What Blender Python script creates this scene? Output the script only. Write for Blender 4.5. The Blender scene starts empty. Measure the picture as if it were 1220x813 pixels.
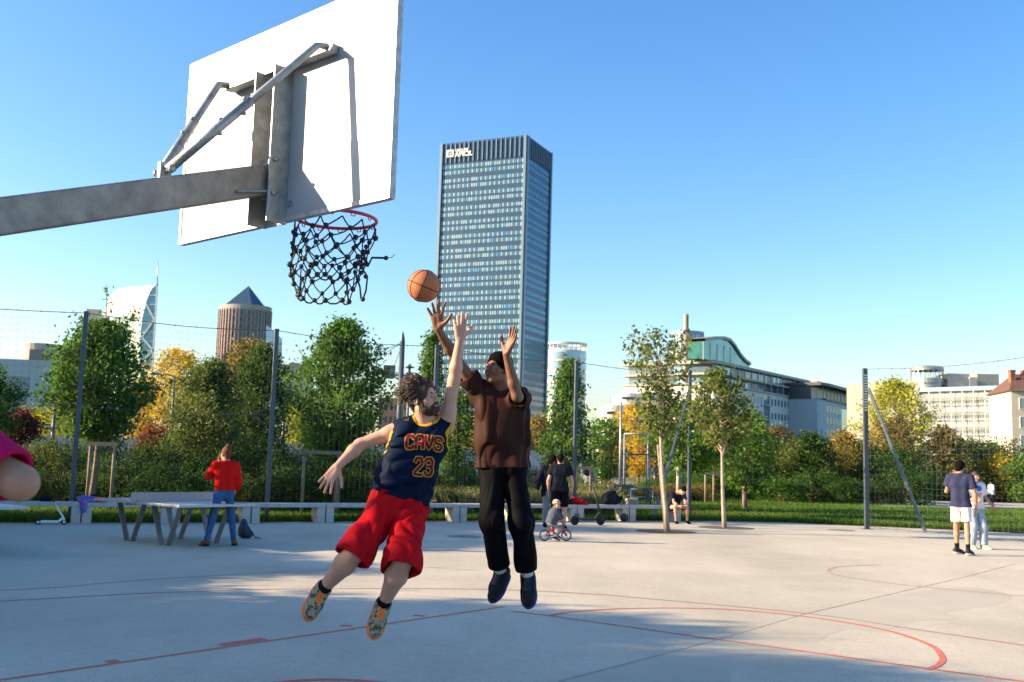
import bpy, bmesh, math, random
import numpy as np
from mathutils import Vector, Matrix
from mathutils.bvhtree import BVHTree
R = math.radians
rnd = random.Random(7)
scene = bpy.context.scene
col = scene.collection

# ------------------------------------------------------------------ camera
FPX, CAMH, HY, ROLL = 1200.0, 1.6, 549.0, 1.6
_p = math.atan((HY-406.5)/FPX); _r = R(ROLL)
FW = np.array([0, math.cos(_p), math.sin(_p)])
_u0 = np.array([0, -math.sin(_p), math.cos(_p)]); _x0 = np.array([1., 0, 0])
RT = _x0*math.cos(_r)+_u0*math.sin(_r); UP = -_x0*math.sin(_r)+_u0*math.cos(_r)
CO = np.array([0, 0, CAMH])
def ray(x, y): return FW+RT*((x-610)/FPX)+UP*((406.5-y)/FPX)
def atY(x, y, Y): d = ray(x, y); return Vector(CO+d*(Y/d[1]))
def atZ(x, y, Z=0.): d = ray(x, y); return Vector(CO+d*((Z-CAMH)/d[2]))
def proj(P):
    v = np.array(P)-CO; z = v@FW
    return 610+FPX*(v@RT)/z, 406.5-FPX*(v@UP)/z
cd = bpy.data.cameras.new('camera'); cam = bpy.data.objects.new('camera', cd); col.objects.link(cam)
cam.matrix_world = Matrix([[RT[0], UP[0], -FW[0], 0], [RT[1], UP[1], -FW[1], 0], [RT[2], UP[2], -FW[2], CAMH], [0, 0, 0, 1]])
cd.sensor_width = 36; cd.lens = 36*FPX/1220; cd.clip_end = 5000; cd.clip_start = .05
cd.dof.use_dof = True; cd.dof.focus_distance = 6.8; cd.dof.aperture_fstop = 4.5
scene.camera = cam

# ------------------------------------------------------------------ light
SUN_AZ, SUN_EL = 3.5, 20.0      # azimuth: degrees behind the camera's left
sv = Vector((-math.cos(R(SUN_AZ))*math.cos(R(SUN_EL)), -math.sin(R(SUN_AZ))*math.cos(R(SUN_EL)), math.sin(R(SUN_EL))))
sl = bpy.data.lights.new('sun', 'SUN'); sl.energy = 3.7; sl.angle = R(.55); sl.color = (1, .77, .50)
so = bpy.data.objects.new('sun', sl); col.objects.link(so); so.rotation_euler = sv.to_track_quat('Z', 'Y').to_euler()
w = bpy.data.worlds.new('World'); scene.world = w; w.use_nodes = True
nt = w.node_tree; bg = nt.nodes['Background']
sky = nt.nodes.new('ShaderNodeTexSky'); sky.sky_type = 'NISHITA'; sky.sun_disc = False
sky.sun_elevation = R(SUN_EL); sky.sun_rotation = R(-90-SUN_AZ); sky.air_density = 1.15; sky.dust_density = 1.2; sky.ozone_density = 2.6; sky.altitude = 150
hsv = nt.nodes.new('ShaderNodeHueSaturation'); hsv.inputs['Saturation'].default_value = 1.30; hsv.inputs['Hue'].default_value = .507; nt.links.new(sky.outputs[0], hsv.inputs['Color']); nt.links.new(hsv.outputs[0], bg.inputs[0]); bg.inputs[1].default_value = .079
vs = scene.view_settings; vs.view_transform = 'Standard'; vs.look = 'None'; vs.exposure = 1.92; vs.gamma = 1
scene.render.engine = 'CYCLES'

# ------------------------------------------------------------------ materials
def mat(name, c, rough=.7, metal=0., var=.12, scale=6., bump=0., bscale=60., c2=None, spec=.4, trans=0., coords='Object', coat=0.):
    m = bpy.data.materials.new(name); m.use_nodes = True
    n = m.node_tree.nodes; l = m.node_tree.links; b = n['Principled BSDF']
    b.inputs['Roughness'].default_value = rough; b.inputs['Metallic'].default_value = metal
    b.inputs['Specular IOR Level'].default_value = spec; b.inputs['Coat Weight'].default_value = coat
    tc = n.new('ShaderNodeTexCoord')
    if var > 0 or c2:
        nz = n.new('ShaderNodeTexNoise'); nz.inputs['Scale'].default_value = scale; nz.inputs['Detail'].default_value = 6; nz.inputs['Roughness'].default_value = .62
        l.new(tc.outputs[coords], nz.inputs[0])
        rp = n.new('ShaderNodeValToRGB'); e = rp.color_ramp.elements
        e[0].position = .3; e[1].position = .7
        a = c2 if c2 else tuple(v*(1-var) for v in c); bb = c if c2 else tuple(min(1, v*(1+var)) for v in c)
        e[0].color = (*a, 1); e[1].color = (*bb, 1)
        l.new(nz.outputs[0], rp.inputs[0]); l.new(rp.outputs[0], b.inputs['Base Color'])
    else: b.inputs['Base Color'].default_value = (*c, 1)
    if bump:
        nb = n.new('ShaderNodeTexNoise'); nb.inputs['Scale'].default_value = bscale; nb.inputs['Detail'].default_value = 5
        l.new(tc.outputs[coords], nb.inputs[0]); bp = n.new('ShaderNodeBump'); bp.inputs['Strength'].default_value = bump; bp.inputs['Distance'].default_value = .02
        l.new(nb.outputs[0], bp.inputs['Height']); l.new(bp.outputs[0], b.inputs['Normal'])
    return m
def leafmat(name, c1, c2):
    m = bpy.data.materials.new(name); m.use_nodes = True
    n = m.node_tree.nodes; l = m.node_tree.links; b = n['Principled BSDF']
    at = n.new('ShaderNodeAttribute'); at.attribute_name = 'tint'
    rp = n.new('ShaderNodeValToRGB'); e = rp.color_ramp.elements; e[0].color = (*c1, 1); e[1].color = (*c2, 1)
    l.new(at.outputs['Fac'], rp.inputs[0]); l.new(rp.outputs[0], b.inputs['Base Color'])
    b.inputs['Roughness'].default_value = .65; b.inputs['Specular IOR Level'].default_value = .12
    t = n.new('ShaderNodeBsdfTranslucent'); l.new(rp.outputs[0], t.inputs[0])
    mx = n.new('ShaderNodeMixShader'); mx.inputs[0].default_value = .38
    l.new(b.outputs[0], mx.inputs[1]); l.new(t.outputs[0], mx.inputs[2]); l.new(mx.outputs[0], n['Material Output'].inputs[0])
    return m
M = {}
M['galv'] = mat('galvanised steel', (.36, .37, .37), .5, .75, .3, 14, .15, 90)
M['galv_arm'] = mat('weathered galvanised steel', (.30, .27, .24), .55, .6, .32, 9, .25, 120)
M['board'] = mat('white painted board', (.29, .315, .34), .34, 0, .13, 3.0, .03, 12)
M['board_edge'] = mat('board edge', (.45, .43, .42), .5, .3, .3, 20)
M['rim'] = mat('red painted rim', (.62, .03, .035), .4, .1, .15, 30)
M['net'] = mat('black cord', (.018, .02, .024), .6, 0, .3, 80)
M['knot'] = mat('black rubber knot', (.03, .03, .034), .6, 0, .5, 40)
M['post'] = mat('anthracite painted steel', (.075, .095, .12), .45, .3, .15, 8)
M['wire'] = mat('netting wire', (.10, .11, .13), .6, .2, .1, 5)
M['concrete'] = mat('bench concrete', (.46, .45, .42), .85, 0, .16, 5, .3, 60)
M['wood'] = mat('weathered wood', (.22, .18, .145), .8, 0, .3, 12, .3, 50)
M['stake'] = mat('tree stake wood', (.24, .19, .14), .8, 0, .25, 14, .3, 50)
M['bark'] = mat('bark', (.20, .15, .11), .9, 0, .35, 14, .6, 50)
M['palebark'] = mat('pale bark', (.40, .31, .24), .85, 0, .3, 16, .5, 50)
M['black'] = mat('black plastic', (.02, .02, .022), .5, 0, .2, 20)
M['rubber'] = mat('rubber', (.03, .03, .03), .8, 0, .2, 30)
M['alu'] = mat('aluminium', (.6, .6, .62), .35, .9, .05, 20)
M['white'] = mat('white paint', (.78, .78, .77), .5, 0, .05, 6)
M['offwhite'] = mat('off white render', (.40, .385, .36), .8, 0, .06, .2)
M['glass'] = mat('window glass', (.10, .16, .22), .12, 0, .3, .15, spec=.8)
M['glassdark'] = mat('dark window glass', (.03, .045, .06), .3, 0, .3, .2, spec=.8)
M['blind'] = mat('pale blinds behind glass', (.20, .24, .27), .3, 0, .2, .4, spec=.6)

# ------------------------------------------------------------------ object helpers
def tag(o, label=None, cat=None, group=None, kind=None):
    if label: o['label'] = label
    if cat: o['category'] = cat
    if group: o['group'] = group
    if kind: o['kind'] = kind
    return o
def empty(name, loc, label=None, cat=None, group=None, rz=0):
    o = bpy.data.objects.new(name, None); col.objects.link(o); o.location = loc; o.rotation_euler.z = rz; o.empty_display_size = .2
    bpy.context.view_layer.update() if False else None
    return tag(o, label, cat, group)
def linkmesh(name, me, mats, parent=None, smooth=False):
    o = bpy.data.objects.new(name, me); col.objects.link(o)
    for m in (mats if isinstance(mats, (list, tuple)) else [mats]): me.materials.append(m)
    if smooth: me.shade_smooth()
    if parent is not None: o.parent = parent
    return o
def copy_tree(o, parent=None):
    c = o.copy(); col.objects.link(c)
    if parent is not None: c.parent = parent
    for ch in [x for x in bpy.data.objects if x.parent == o]: copy_tree(ch, c)
    return c
class MB:
    """collects shapes into one mesh; mi = material index"""
    def __init__(s, origin=(0, 0, 0)): s.v = []; s.f = []; s.m = []; s.o = Vector(origin); s.sm = []
    def add(s, vs, fs, mi=0, sm=False):
        b = len(s.v); s.v += [tuple(Vector(v)) for v in vs]; s.f += [tuple(b+i for i in f) for f in fs]; s.m += [mi]*len(fs); s.sm += [sm]*len(fs)
    def frame_box(s, c, ax, ay, az, mi=0, ch=0.0):
        c = Vector(c); ax = Vector(ax); ay = Vector(ay); az = Vector(az)
        vs = [c+ax*i+ay*j+az*k for k in (-1, 1) for j in (-1, 1) for i in (-1, 1)]
        s.add(vs, [(0, 2, 3, 1), (4, 5, 7, 6), (0, 1, 5, 4), (2, 6, 7, 3), (0, 4, 6, 2), (1, 3, 7, 5)], mi)
    def box(s, c, size, rz=0, mi=0):
        x = Vector((math.cos(rz), math.sin(rz), 0)); y = Vector((-math.sin(rz), math.cos(rz), 0))
        s.frame_box(c, x*size[0]/2, y*size[1]/2, Vector((0, 0, size[2]/2)), mi)
    def bar(s, a, b, wd, h, mi=0, up=(0, 0, 1)):
        a = Vector(a); b = Vector(b); d = (b-a); L = d.length; d.normalize(); u = Vector(up)
        if abs(d.dot(u)) > .99: u = Vector((0, 1, 0))
        x = d.cross(u).normalized(); z = x.cross(d)
        s.frame_box((a+b)/2, x*wd/2, d*L/2, z*h/2, mi)
    def tube(s, pts, r, n=8, mi=0, caps=True, closed=False):
        pts = [Vector(p) for p in pts]; N = len(pts)
        rs = r if isinstance(r, (list, tuple)) else [r]*N
        vs = []; prev = None
        for i, p in enumerate(pts):
            if closed: t = pts[(i+1) % N]-pts[i-1]
            else: t = pts[min(i+1, N-1)]-pts[max(i-1, 0)]
            if t.length < 1e-9: t = Vector((0, 0, 1))
            t.normalize()
            if prev is None: u = t.orthogonal().normalized()
            else:
                u = prev-t*prev.dot(t)
                u = u.normalized() if u.length > 1e-6 else t.orthogonal().normalized()
            prev = u; v = t.cross(u)
            for k in range(n):
                a = 2*math.pi*k/n; vs.append(p+(u*math.cos(a)+v*math.sin(a))*rs[i])
        fs = []
        for i in range(N if closed else N-1):
            for k in range(n):
                a = i*n+k; b = i*n+(k+1) % n; c = ((i+1) % N)*n+(k+1) % n; d = ((i+1) % N)*n+k
                fs.append((a, b, c, d))
        if caps and not closed: fs += [tuple(range(n))[::-1], tuple((N-1)*n+k for k in range(n))]
        s.add(vs, fs, mi, True)
    def lathe(s, c, prof, n=24, mi=0, axis=(0, 0, 1), sm=True):
        c = Vector(c); az = Vector(axis).normalized(); ax = az.orthogonal().normalized(); ay = az.cross(ax)
        vs = [c+az*h+(ax*math.cos(2*math.pi*k/n)+ay*math.sin(2*math.pi*k/n))*r for (r, h) in prof for k in range(n)]
        fs = [(i*n+k, i*n+(k+1) % n, (i+1)*n+(k+1) % n, (i+1)*n+k) for i in range(len(prof)-1) for k in range(n)]
        s.add(vs, fs, mi, sm)
    def ball(s, c, r, n=12, mi=0, sc=(1, 1, 1), ax=None):
        c = Vector(c); m = n//2; vs = []; ax = ax or (Vector((1, 0, 0)), Vector((0, 1, 0)), Vector((0, 0, 1)))
        for i in range(m+1):
            t = math.pi*i/m
            for k in range(n):
                a = 2*math.pi*k/n; q = (math.sin(t)*math.cos(a)*r*sc[0], math.sin(t)*math.sin(a)*r*sc[1], math.cos(t)*r*sc[2])
                vs.append(c+ax[0]*q[0]+ax[1]*q[1]+ax[2]*q[2])
        s.add(vs, [(i*n+k, i*n+(k+1) % n, (i+1)*n+(k+1) % n, (i+1)*n+k) for i in range(m) for k in range(n)], mi, True)
    def prism(s, poly, z0, z1, mi=0, mit=None):
        n = len(poly); vs = [(p[0], p[1], z0) for p in poly]+[(p[0], p[1], z1) for p in poly]
        s.add(vs, [(i, (i+1) % n, n+(i+1) % n, n+i) for i in range(n)]+[tuple(range(n))[::-1]], mi)
        s.add(vs[n:], [tuple(range(n))], mi if mit is None else mit)
    def mesh(s, name):
        me = bpy.data.meshes.new(name); o = s.o
        me.from_pydata([(v[0]-o[0], v[1]-o[1], v[2]-o[2]) for v in s.v], [], s.f)
        me.polygons.foreach_set('material_index', s.m); me.polygons.foreach_set('use_smooth', s.sm); me.update(); return me
    def build(s, name, mats, parent=None, bevel=0):
        """world-space vertices; object placed at s.o (parents have identity or known transform)"""
        me = s.mesh(name); o = bpy.data.objects.new(name, me); col.objects.link(o)
        for m in (mats if isinstance(mats, (list, tuple)) else [mats]): me.materials.append(m)
        if parent is not None:
            o.parent = parent
            P = world_mat(parent)
            o.matrix_parent_inverse = P.inverted()
        o.location = s.o
        if bevel:
            bv = o.modifiers.new('bevel', 'BEVEL'); bv.width = bevel; bv.segments = 2; bv.limit_method = 'ANGLE'; bv.angle_limit = R(50)
        return o
def world_mat(o):
    m = Matrix.Translation(o.location) @ o.rotation_euler.to_matrix().to_4x4()
    m = m @ Matrix.Diagonal((*o.scale, 1))
    if o.parent is not None: m = world_mat(o.parent) @ o.matrix_parent_inverse @ m
    return m

# ------------------------------------------------------------------ implicit surfaces for people and soft things
class Field:
    def __init__(s, lo, hi, res):
        s.lo = np.array(lo, float); s.res = res
        s.n = np.ceil((np.array(hi)-s.lo)/res).astype(int)+1
        s.F = np.full(s.n, .3, np.float32)
        s.ax = [(s.lo[i]+np.arange(s.n[i])*res).astype(np.float32) for i in range(3)]
    def loc(s, lo, hi):
        i0 = np.clip(np.floor((np.array(lo)-s.lo)/s.res).astype(int), 0, s.n-1); i1 = np.clip(np.ceil((np.array(hi)-s.lo)/s.res).astype(int)+1, 1, s.n)
        sl = tuple(slice(a, b) for a, b in zip(i0, i1))
        X = s.ax[0][sl[0]][:, None, None]; Y = s.ax[1][sl[1]][None, :, None]; Z = s.ax[2][sl[2]][None, None, :]
        return sl, X, Y, Z
    def app(s, sl, d, k, op):
        F = s.F[sl]
        if op == 'add':
            h = np.maximum(k-np.abs(F-d), 0)/k; s.F[sl] = np.minimum(F, d)-h*h*k*.25
        elif op == 'sub':
            d = -d; h = np.maximum(k-np.abs(F-d), 0)/k; s.F[sl] = np.maximum(F, d)+h*h*k*.25
    def cap(s, a, b, ra, rb=None, k=.012, op='add', sq=None):
        a = np.array(a, float); b = np.array(b, float); rb = ra if rb is None else rb
        m = max(ra, rb)+k+2*s.res+.03; sl, X, Y, Z = s.loc(np.minimum(a, b)-m, np.maximum(a, b)+m)
        ba = b-a; L2 = max(ba@ba, 1e-10)
        t = np.clip(((X-a[0])*ba[0]+(Y-a[1])*ba[1]+(Z-a[2])*ba[2])/L2, 0, 1)
        d = np.sqrt((X-a[0]-t*ba[0])**2+(Y-a[1]-t*ba[1])**2+(Z-a[2]-t*ba[2])**2)-(ra+(rb-ra)*t)
        s.app(sl, d, k, op)
    def ell(s, c, r, ax=None, k=.012, op='add'):
        c = np.array(c, float); r = np.array(r, float); A = np.eye(3) if ax is None else np.array([list(v) for v in ax], float)
        m = r.max()+k+2*s.res+.03; sl, X, Y, Z = s.loc(c-m, c+m)
        x = X-c[0]; y = Y-c[1]; z = Z-c[2]
        q = [(x*A[i, 0]+y*A[i, 1]+z*A[i, 2])/r[i] for i in range(3)]
        k0 = np.sqrt(q[0]**2+q[1]**2+q[2]**2); k1 = np.sqrt((q[0]/r[0])**2+(q[1]/r[1])**2+(q[2]/r[2])**2)
        s.app(sl, k0*(k0-1)/np.maximum(k1, 1e-6), k, op)
    def cyl(s, a, b, r, k=.004, op='sub'):
        """flat-ended cylinder from a to b"""
        a = np.array(a, float); b = np.array(b, float); m = r+.05
        sl, X, Y, Z = s.loc(np.minimum(a, b)-m, np.maximum(a, b)+m); s.app(sl, cyl_d(X, Y, Z, a, b, r), k, op)
    def noise(s, amp, fn):
        near = np.abs(s.F) < .04; I = np.nonzero(near)
        s.F[I] += (amp*fn(s.ax[0][I[0]], s.ax[1][I[1]], s.ax[2][I[2]])).astype(np.float32)
    def shell(s, t): s.F = np.maximum(s.F, -(s.F+t))
    def extract(s):
        F = s.F; ins = F < 0
        c = np.zeros(np.array(F.shape)-1, np.uint8)
        for i in (0, 1):
            for j in (0, 1):
                for k in (0, 1): c += ins[i:F.shape[0]-1+i, j:F.shape[1]-1+j, k:F.shape[2]-1+k]
        act = (c > 0) & (c < 8); I = np.argwhere(act); ids = np.full(act.shape, -1, np.int32); ids[act] = np.arange(len(I))
        P = np.zeros((len(I), 3)); W = np.zeros(len(I))
        cor = [(i, j, k) for i in (0, 1) for j in (0, 1) for k in (0, 1)]
        val = {q: F[I[:, 0]+q[0], I[:, 1]+q[1], I[:, 2]+q[2]] for q in cor}
        for q in cor:
            for d in range(3):
                if q[d] == 0:
                    e = list(q); e[d] = 1; e = tuple(e); a = val[q]; b = val[e]
                    x = (a < 0) != (b < 0); t = np.where(x, a/np.where(x, a-b, 1), 0)
                    p = np.tile(np.array(q, float), (len(I), 1)); p[:, d] += t
                    P[x] += p[x]; W[x] += 1
        V = s.lo+(I+P/W[:, None])*s.res
        faces = []
        for d in range(3):
            e1, e2 = [(1, 2), (2, 0), (0, 1)][d]
            a = [slice(None)]*3; b = [slice(None)]*3; a[d] = slice(0, -1); b[d] = slice(1, None)
            A = ins[tuple(a)]; B = ins[tuple(b)]; X = np.argwhere(A != B)
            ok = (X[:, e1] > 0) & (X[:, e2] > 0) & (X[:, e1] < F.shape[e1]-1) & (X[:, e2] < F.shape[e2]-1); X = X[ok]
            sgn = A[tuple(X.T)]
            def cell(o1, o2):
                Y = X.copy(); Y[:, e1] += o1; Y[:, e2] += o2; return ids[tuple(Y.T)]
            q = np.stack([cell(-1, -1), cell(0, -1), cell(0, 0), cell(-1, 0)], 1)
            q[~sgn] = q[~sgn][:, ::-1]; faces.append(q)
        return V, np.concatenate(faces)
def cyl_d(X, Y, Z, a, b, r):
    a = np.array(a, float); b = np.array(b, float); ba = b-a; L = math.sqrt(ba@ba); n = ba/L
    t = (X-a[0])*n[0]+(Y-a[1])*n[1]+(Z-a[2])*n[2]
    rd = np.sqrt(np.maximum((X-a[0])**2+(Y-a[1])**2+(Z-a[2])**2-t*t, 0))-r
    return np.maximum(np.maximum(rd, -t), t-L)
def np_mesh(name, V, Fc, mats, parent, origin=(0, 0, 0), matfn=None, clean=0):
    me = bpy.data.meshes.new(name); o = np.array(origin)
    me.vertices.add(len(V)); me.vertices.foreach_set('co', (V-o).ravel().astype(np.float32))
    n = len(Fc); k = Fc.shape[1]
    me.loops.add(n*k); me.loops.foreach_set('vertex_index', Fc.ravel().astype(np.int32))
    me.polygons.add(n); me.polygons.foreach_set('loop_start', np.arange(n, dtype=np.int32)*k)
    try: me.polygons.foreach_set('loop_total', np.full(n, k, np.int32))
    except Exception: pass
    for m in (mats if isinstance(mats, (list, tuple)) else [mats]): me.materials.append(m)
    if matfn is not None:
        C = V[Fc].mean(1); me.polygons.foreach_set('material_index', matfn(C).astype(np.int32))
    me.update(calc_edges=True); me.validate(); me.shade_smooth()
    ob = bpy.data.objects.new(name, me); col.objects.link(ob); ob.location = origin
    if parent is not None: ob.parent = parent; ob.matrix_parent_inverse = world_mat(parent).inverted()
    return ob
# ------------------------------------------------------------------ ground
def struct(name, mb, m): return tag(mb.build(name, m), kind='structure')
def sheet(name, pts, z, m, thick=0):
    b = MB(); b.add([(p[0], p[1], z) for p in pts], [tuple(range(len(pts)))]); return struct(name, b, m)
M['grass'] = mat('meadow turf', (.085, .155, .022), .95, 0, .2, .9, .6, 35, c2=(.045, .10, .016), spec=.1)
M['path'] = mat('gravel path', (.42, .39, .35), .95, 0, .12, 1.2, .3, 30)
M['asphalt'] = mat('street asphalt', (.06, .06, .062), .9, 0, .2, 2, .2, 40)
M['soil'] = mat('tree pit gravel', (.13, .10, .075), .95, 0, .4, 9, .6, 60)
M['line'] = mat('worn red court paint', (.62, .10, .055), .8, 0, .2, 5, c2=(.52, .20, .14))
M['joint'] = mat('joint mastic', (.22, .20, .18), .9, 0, .2, 8)
def court_mat():
    m = mat('sanded court concrete', (.53, .48, .375), .8, 0, .1, .35, .12, 140, spec=.3)
    n = m.node_tree.nodes; l = m.node_tree.links; b = n['Principled BSDF']; tc = n['Texture Coordinate']
    src = b.inputs['Base Color'].links[0].from_socket
    def mul(src, socket, lo, hi, fac=1.):
        rp = n.new('ShaderNodeValToRGB'); e = rp.color_ramp.elements
        e[0].position = lo[0]; e[0].color = (lo[1],)*3+(1,); e[1].position = hi[0]; e[1].color = (hi[1],)*3+(1,)
        l.new(socket, rp.inputs[0]); mx = n.new('ShaderNodeMixRGB'); mx.blend_type = 'MULTIPLY'; mx.inputs[0].default_value = fac
        l.new(src, mx.inputs[1]); l.new(rp.outputs[0], mx.inputs[2]); return mx.outputs[0]
    def noise(sc, det=6, stretch=None, rough=.6):
        z = n.new('ShaderNodeTexNoise'); z.inputs['Scale'].default_value = sc; z.inputs['Detail'].default_value = det; z.inputs['Roughness'].default_value = rough
        if stretch:
            mp = n.new('ShaderNodeMapping'); mp.inputs['Scale'].default_value = stretch; mp.inputs['Rotation'].default_value = (0, 0, R(35)); l.new(tc.outputs['Object'], mp.inputs[0]); l.new(mp.outputs[0], z.inputs[0])
        else: l.new(tc.outputs['Object'], z.inputs[0])
        return z.outputs[0]
    s = mul(src, noise(.16, 3), (.40, .86), (.52, 1.))                 # large stains
    s = mul(s, noise(1.1, 8, (1, .25, 1), .7), (.32, .90), (.6, 1.))     # wipe marks
    s = mul(s, noise(9, 8, None, .75), (.3, .86), (.7, 1.05))           # speckle
    s = mul(s, noise(46, 3, None, .7), (.35, .66), (.45, 1.05))          # grit
    s = mul(s, noise(3.1, 2), (.215, .62), (.25, 1.))                   # few dark spots
    l.new(s, b.inputs['Base Color']); return m
M['court'] = court_mat()
M['court2'] = mat('older court slab', (.44, .39, .33), .8, 0, .12, .5, .12, 140)
# meadow sheet: fine near, to the horizon
sheet('ground', [(-3000, -300), (3000, -300), (3000, 4000), (-3000, 4000)], -.02, M['grass'])
edge_px = [(-160, 621.5), (0, 623), (200, 623.5), (400, 622), (600, 620.7), (760, 620.7), (860, 621.5), (940, 623.2), (1000, 626), (1100, 630.2), (1220, 636)]
edge = [atZ(x, y) for x, y in edge_px]
court_poly = [(-32, -20), (32, -20), (34, 6), (27, 17), (20, 23.6)]+[(p.x, p.y) for p in edge[::-1]]+[(-20, 17.2), (-32, 11)]
b = MB(); b.prism(court_poly, -.3, .0); struct('court_floor', b, M['court'])
kerb = [Vector((20, 23.6, 0))]+edge[::-1]+[Vector((-20, 17.2, 0))]
b = MB()
for i in range(len(kerb)-1):
    p, q = kerb[i], kerb[i+1]; d = (q-p).normalized(); nrm = Vector((d.y, -d.x, 0)); nrm = nrm if nrm.y > 0 else -nrm
    b.bar(p+nrm*.055+Vector((0, 0, -.1)), q+nrm*.055+Vector((0, 0, -.1)), .1, .208+.001*(i % 2))
struct('kerb_edging', b, M['galv_arm'])
def bezier_line(pts, n=8):
    """Catmull-Rom through points"""
    P = [pts[0]]+list(pts)+[pts[-1]]; out = []
    for i in range(1, len(P)-2):
        for k in range(n):
            t = k/n; a, b_, c, d = P[i-1], P[i], P[i+1], P[i+2]
            out.append(.5*((2*b_)+(c-a)*t+(2*a-5*b_+4*c-d)*t*t+(-a+3*b_-3*c+d)*t*t*t))
    out.append(pts[-1]); return out
def stripe(mb, pxs, wd, z, smooth=True):
    pts = [atZ(x, y) for x, y in pxs]
    if smooth: pts = bezier_line(pts)
    vs = []
    for i, p in enumerate(pts):
        t = (pts[min(i+1, len(pts)-1)]-pts[max(i-1, 0)]).normalized(); s = Vector((-t.y, t.x, 0))*wd/2
        vs += [p+s+Vector((0, 0, z)), p-s+Vector((0, 0, z))]
    mb.add(vs, [(2*i, 2*i+1, 2*i+3, 2*i+2) for i in range(len(pts)-1)])
b = MB(); stripe(b, [(-40, 816.5), (580, 726), (600, 723)], .05, .0020, False); 
stripe(b, [(262, 769), (315, 761.3)], .115, .0028, False)
stripe(b, [(126, 789), (141, 787.2)], .1, .0028, False); stripe(b, [(405, 745.6), (419, 745.6)], .07, .0028, False); stripe(b, [(492, 733.5), (506, 734.5)], .07, .0028, False)
struct('painted_baseline', b, M['line'])
b = MB(); stripe(b, [(610, 728.5), (655, 734), (850, 761.5), (1110, 797.5), (1260, 818)], .05, .0024, False); struct('painted_lane_line', b, M['line'])
b = MB(); stripe(b, [(655, 734), (685, 729), (760, 725), (860, 726), (960, 735), (1050, 750), (1105, 767.5), (1122, 782.5), (1119, 792), (1105, 798.5)], .055, .0032); struct('painted_free_throw_arc', b, M['line'])
M['line_faint'] = mat('faded red court paint', (.44, .24, .19), .85, 0, .2, 6, c2=(.46, .34, .29))
b = MB(); stripe(b, [(-10, 717), (100, 711), (200, 706), (360, 701.8), (575, 702.3), (700, 707.7), (760, 712.5), (960, 731), (1090, 750), (1260, 775)], .05, .0040); struct('painted_three_point_arc', b, M['line_faint'])
b = MB(); stripe(b, [(-10, 704), (70, 700), (135, 694), (220, 688), (330, 682), (420, 678)], .045, .003); struct('painted_side_arc', b, M['line_faint'])
b = MB(); stripe(b, [(1050, 673.5), (1022, 674), (995, 676), (987, 681.5), (1010, 688), (1090, 698.5), (1260, 714)], .05, .003); struct('painted_far_arc', b, M['line_faint'])
b = MB(); stripe(b, [(320, 815), (352, 811.5), (390, 810), (430, 811.3), (470, 816)], .06, .003); struct('painted_hoop_arc', b, M['line'])
b = MB(); stripe(b, [(560, 850), (672, 811), (850, 764), (960, 731.5), (1142, 689.5), (1210, 672)], .012, .002, False); struct('court_joint', b, M['joint'])
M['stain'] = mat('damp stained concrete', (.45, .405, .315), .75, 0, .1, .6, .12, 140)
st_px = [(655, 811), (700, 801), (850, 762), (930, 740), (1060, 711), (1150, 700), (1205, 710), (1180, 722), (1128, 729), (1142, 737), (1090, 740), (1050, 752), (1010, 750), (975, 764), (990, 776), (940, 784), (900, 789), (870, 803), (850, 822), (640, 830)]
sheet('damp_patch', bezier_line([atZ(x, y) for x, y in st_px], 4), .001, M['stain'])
# path on the right and street on the left, beyond the meadow
sheet('gravel_path', [atZ(1050, 603.5), atZ(1250, 605), atZ(1250, 597), atZ(1050, 593.5)], -.012, M['path'])
sheet('gravel_path', [atZ(1185, 592.3), atZ(1250, 594), atZ(1250, 590.5), atZ(1185, 589.2)], -.010, M['path'])
sheet('street', [(-75, 36), (-75, 50), (10, 64), (60, 76), (60, 68), (10, 54)], -.012, M['asphalt'])
# tree pits and drain cover
def disc(name, c, r, z, m, label=None, cat=None):
    b = MB(); b.lathe((c.x, c.y, z), [(0, 0), (r, 0)], 28, sm=False)
    return b
for i, (x, y) in enumerate([(793, 633.5), (865, 629)]):
    c = atZ(x, y); b = MB(); b.lathe((c.x, c.y, .004), [(0.001, 0), (.74, 0)], 32, sm=False); struct('tree_pit', b, M['soil'])
for (x, y) in [(553, 639.5), (1002, 632)]:
    c = atZ(x, y); b = MB((c.x, c.y, 0)); b.lathe((c.x, c.y, 0), [(.001, .008), (.34, .008), (.36, .004), (.36, 0)], 32, sm=False)
    o = b.build('drain_cover', M['joint']); tag(o, 'round dark drain cover flush in the court concrete behind the players' if x < 800 else 'round dark drain cover in the concrete left of the braced fence post', 'drain cover', 'drain covers in the court')

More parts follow.
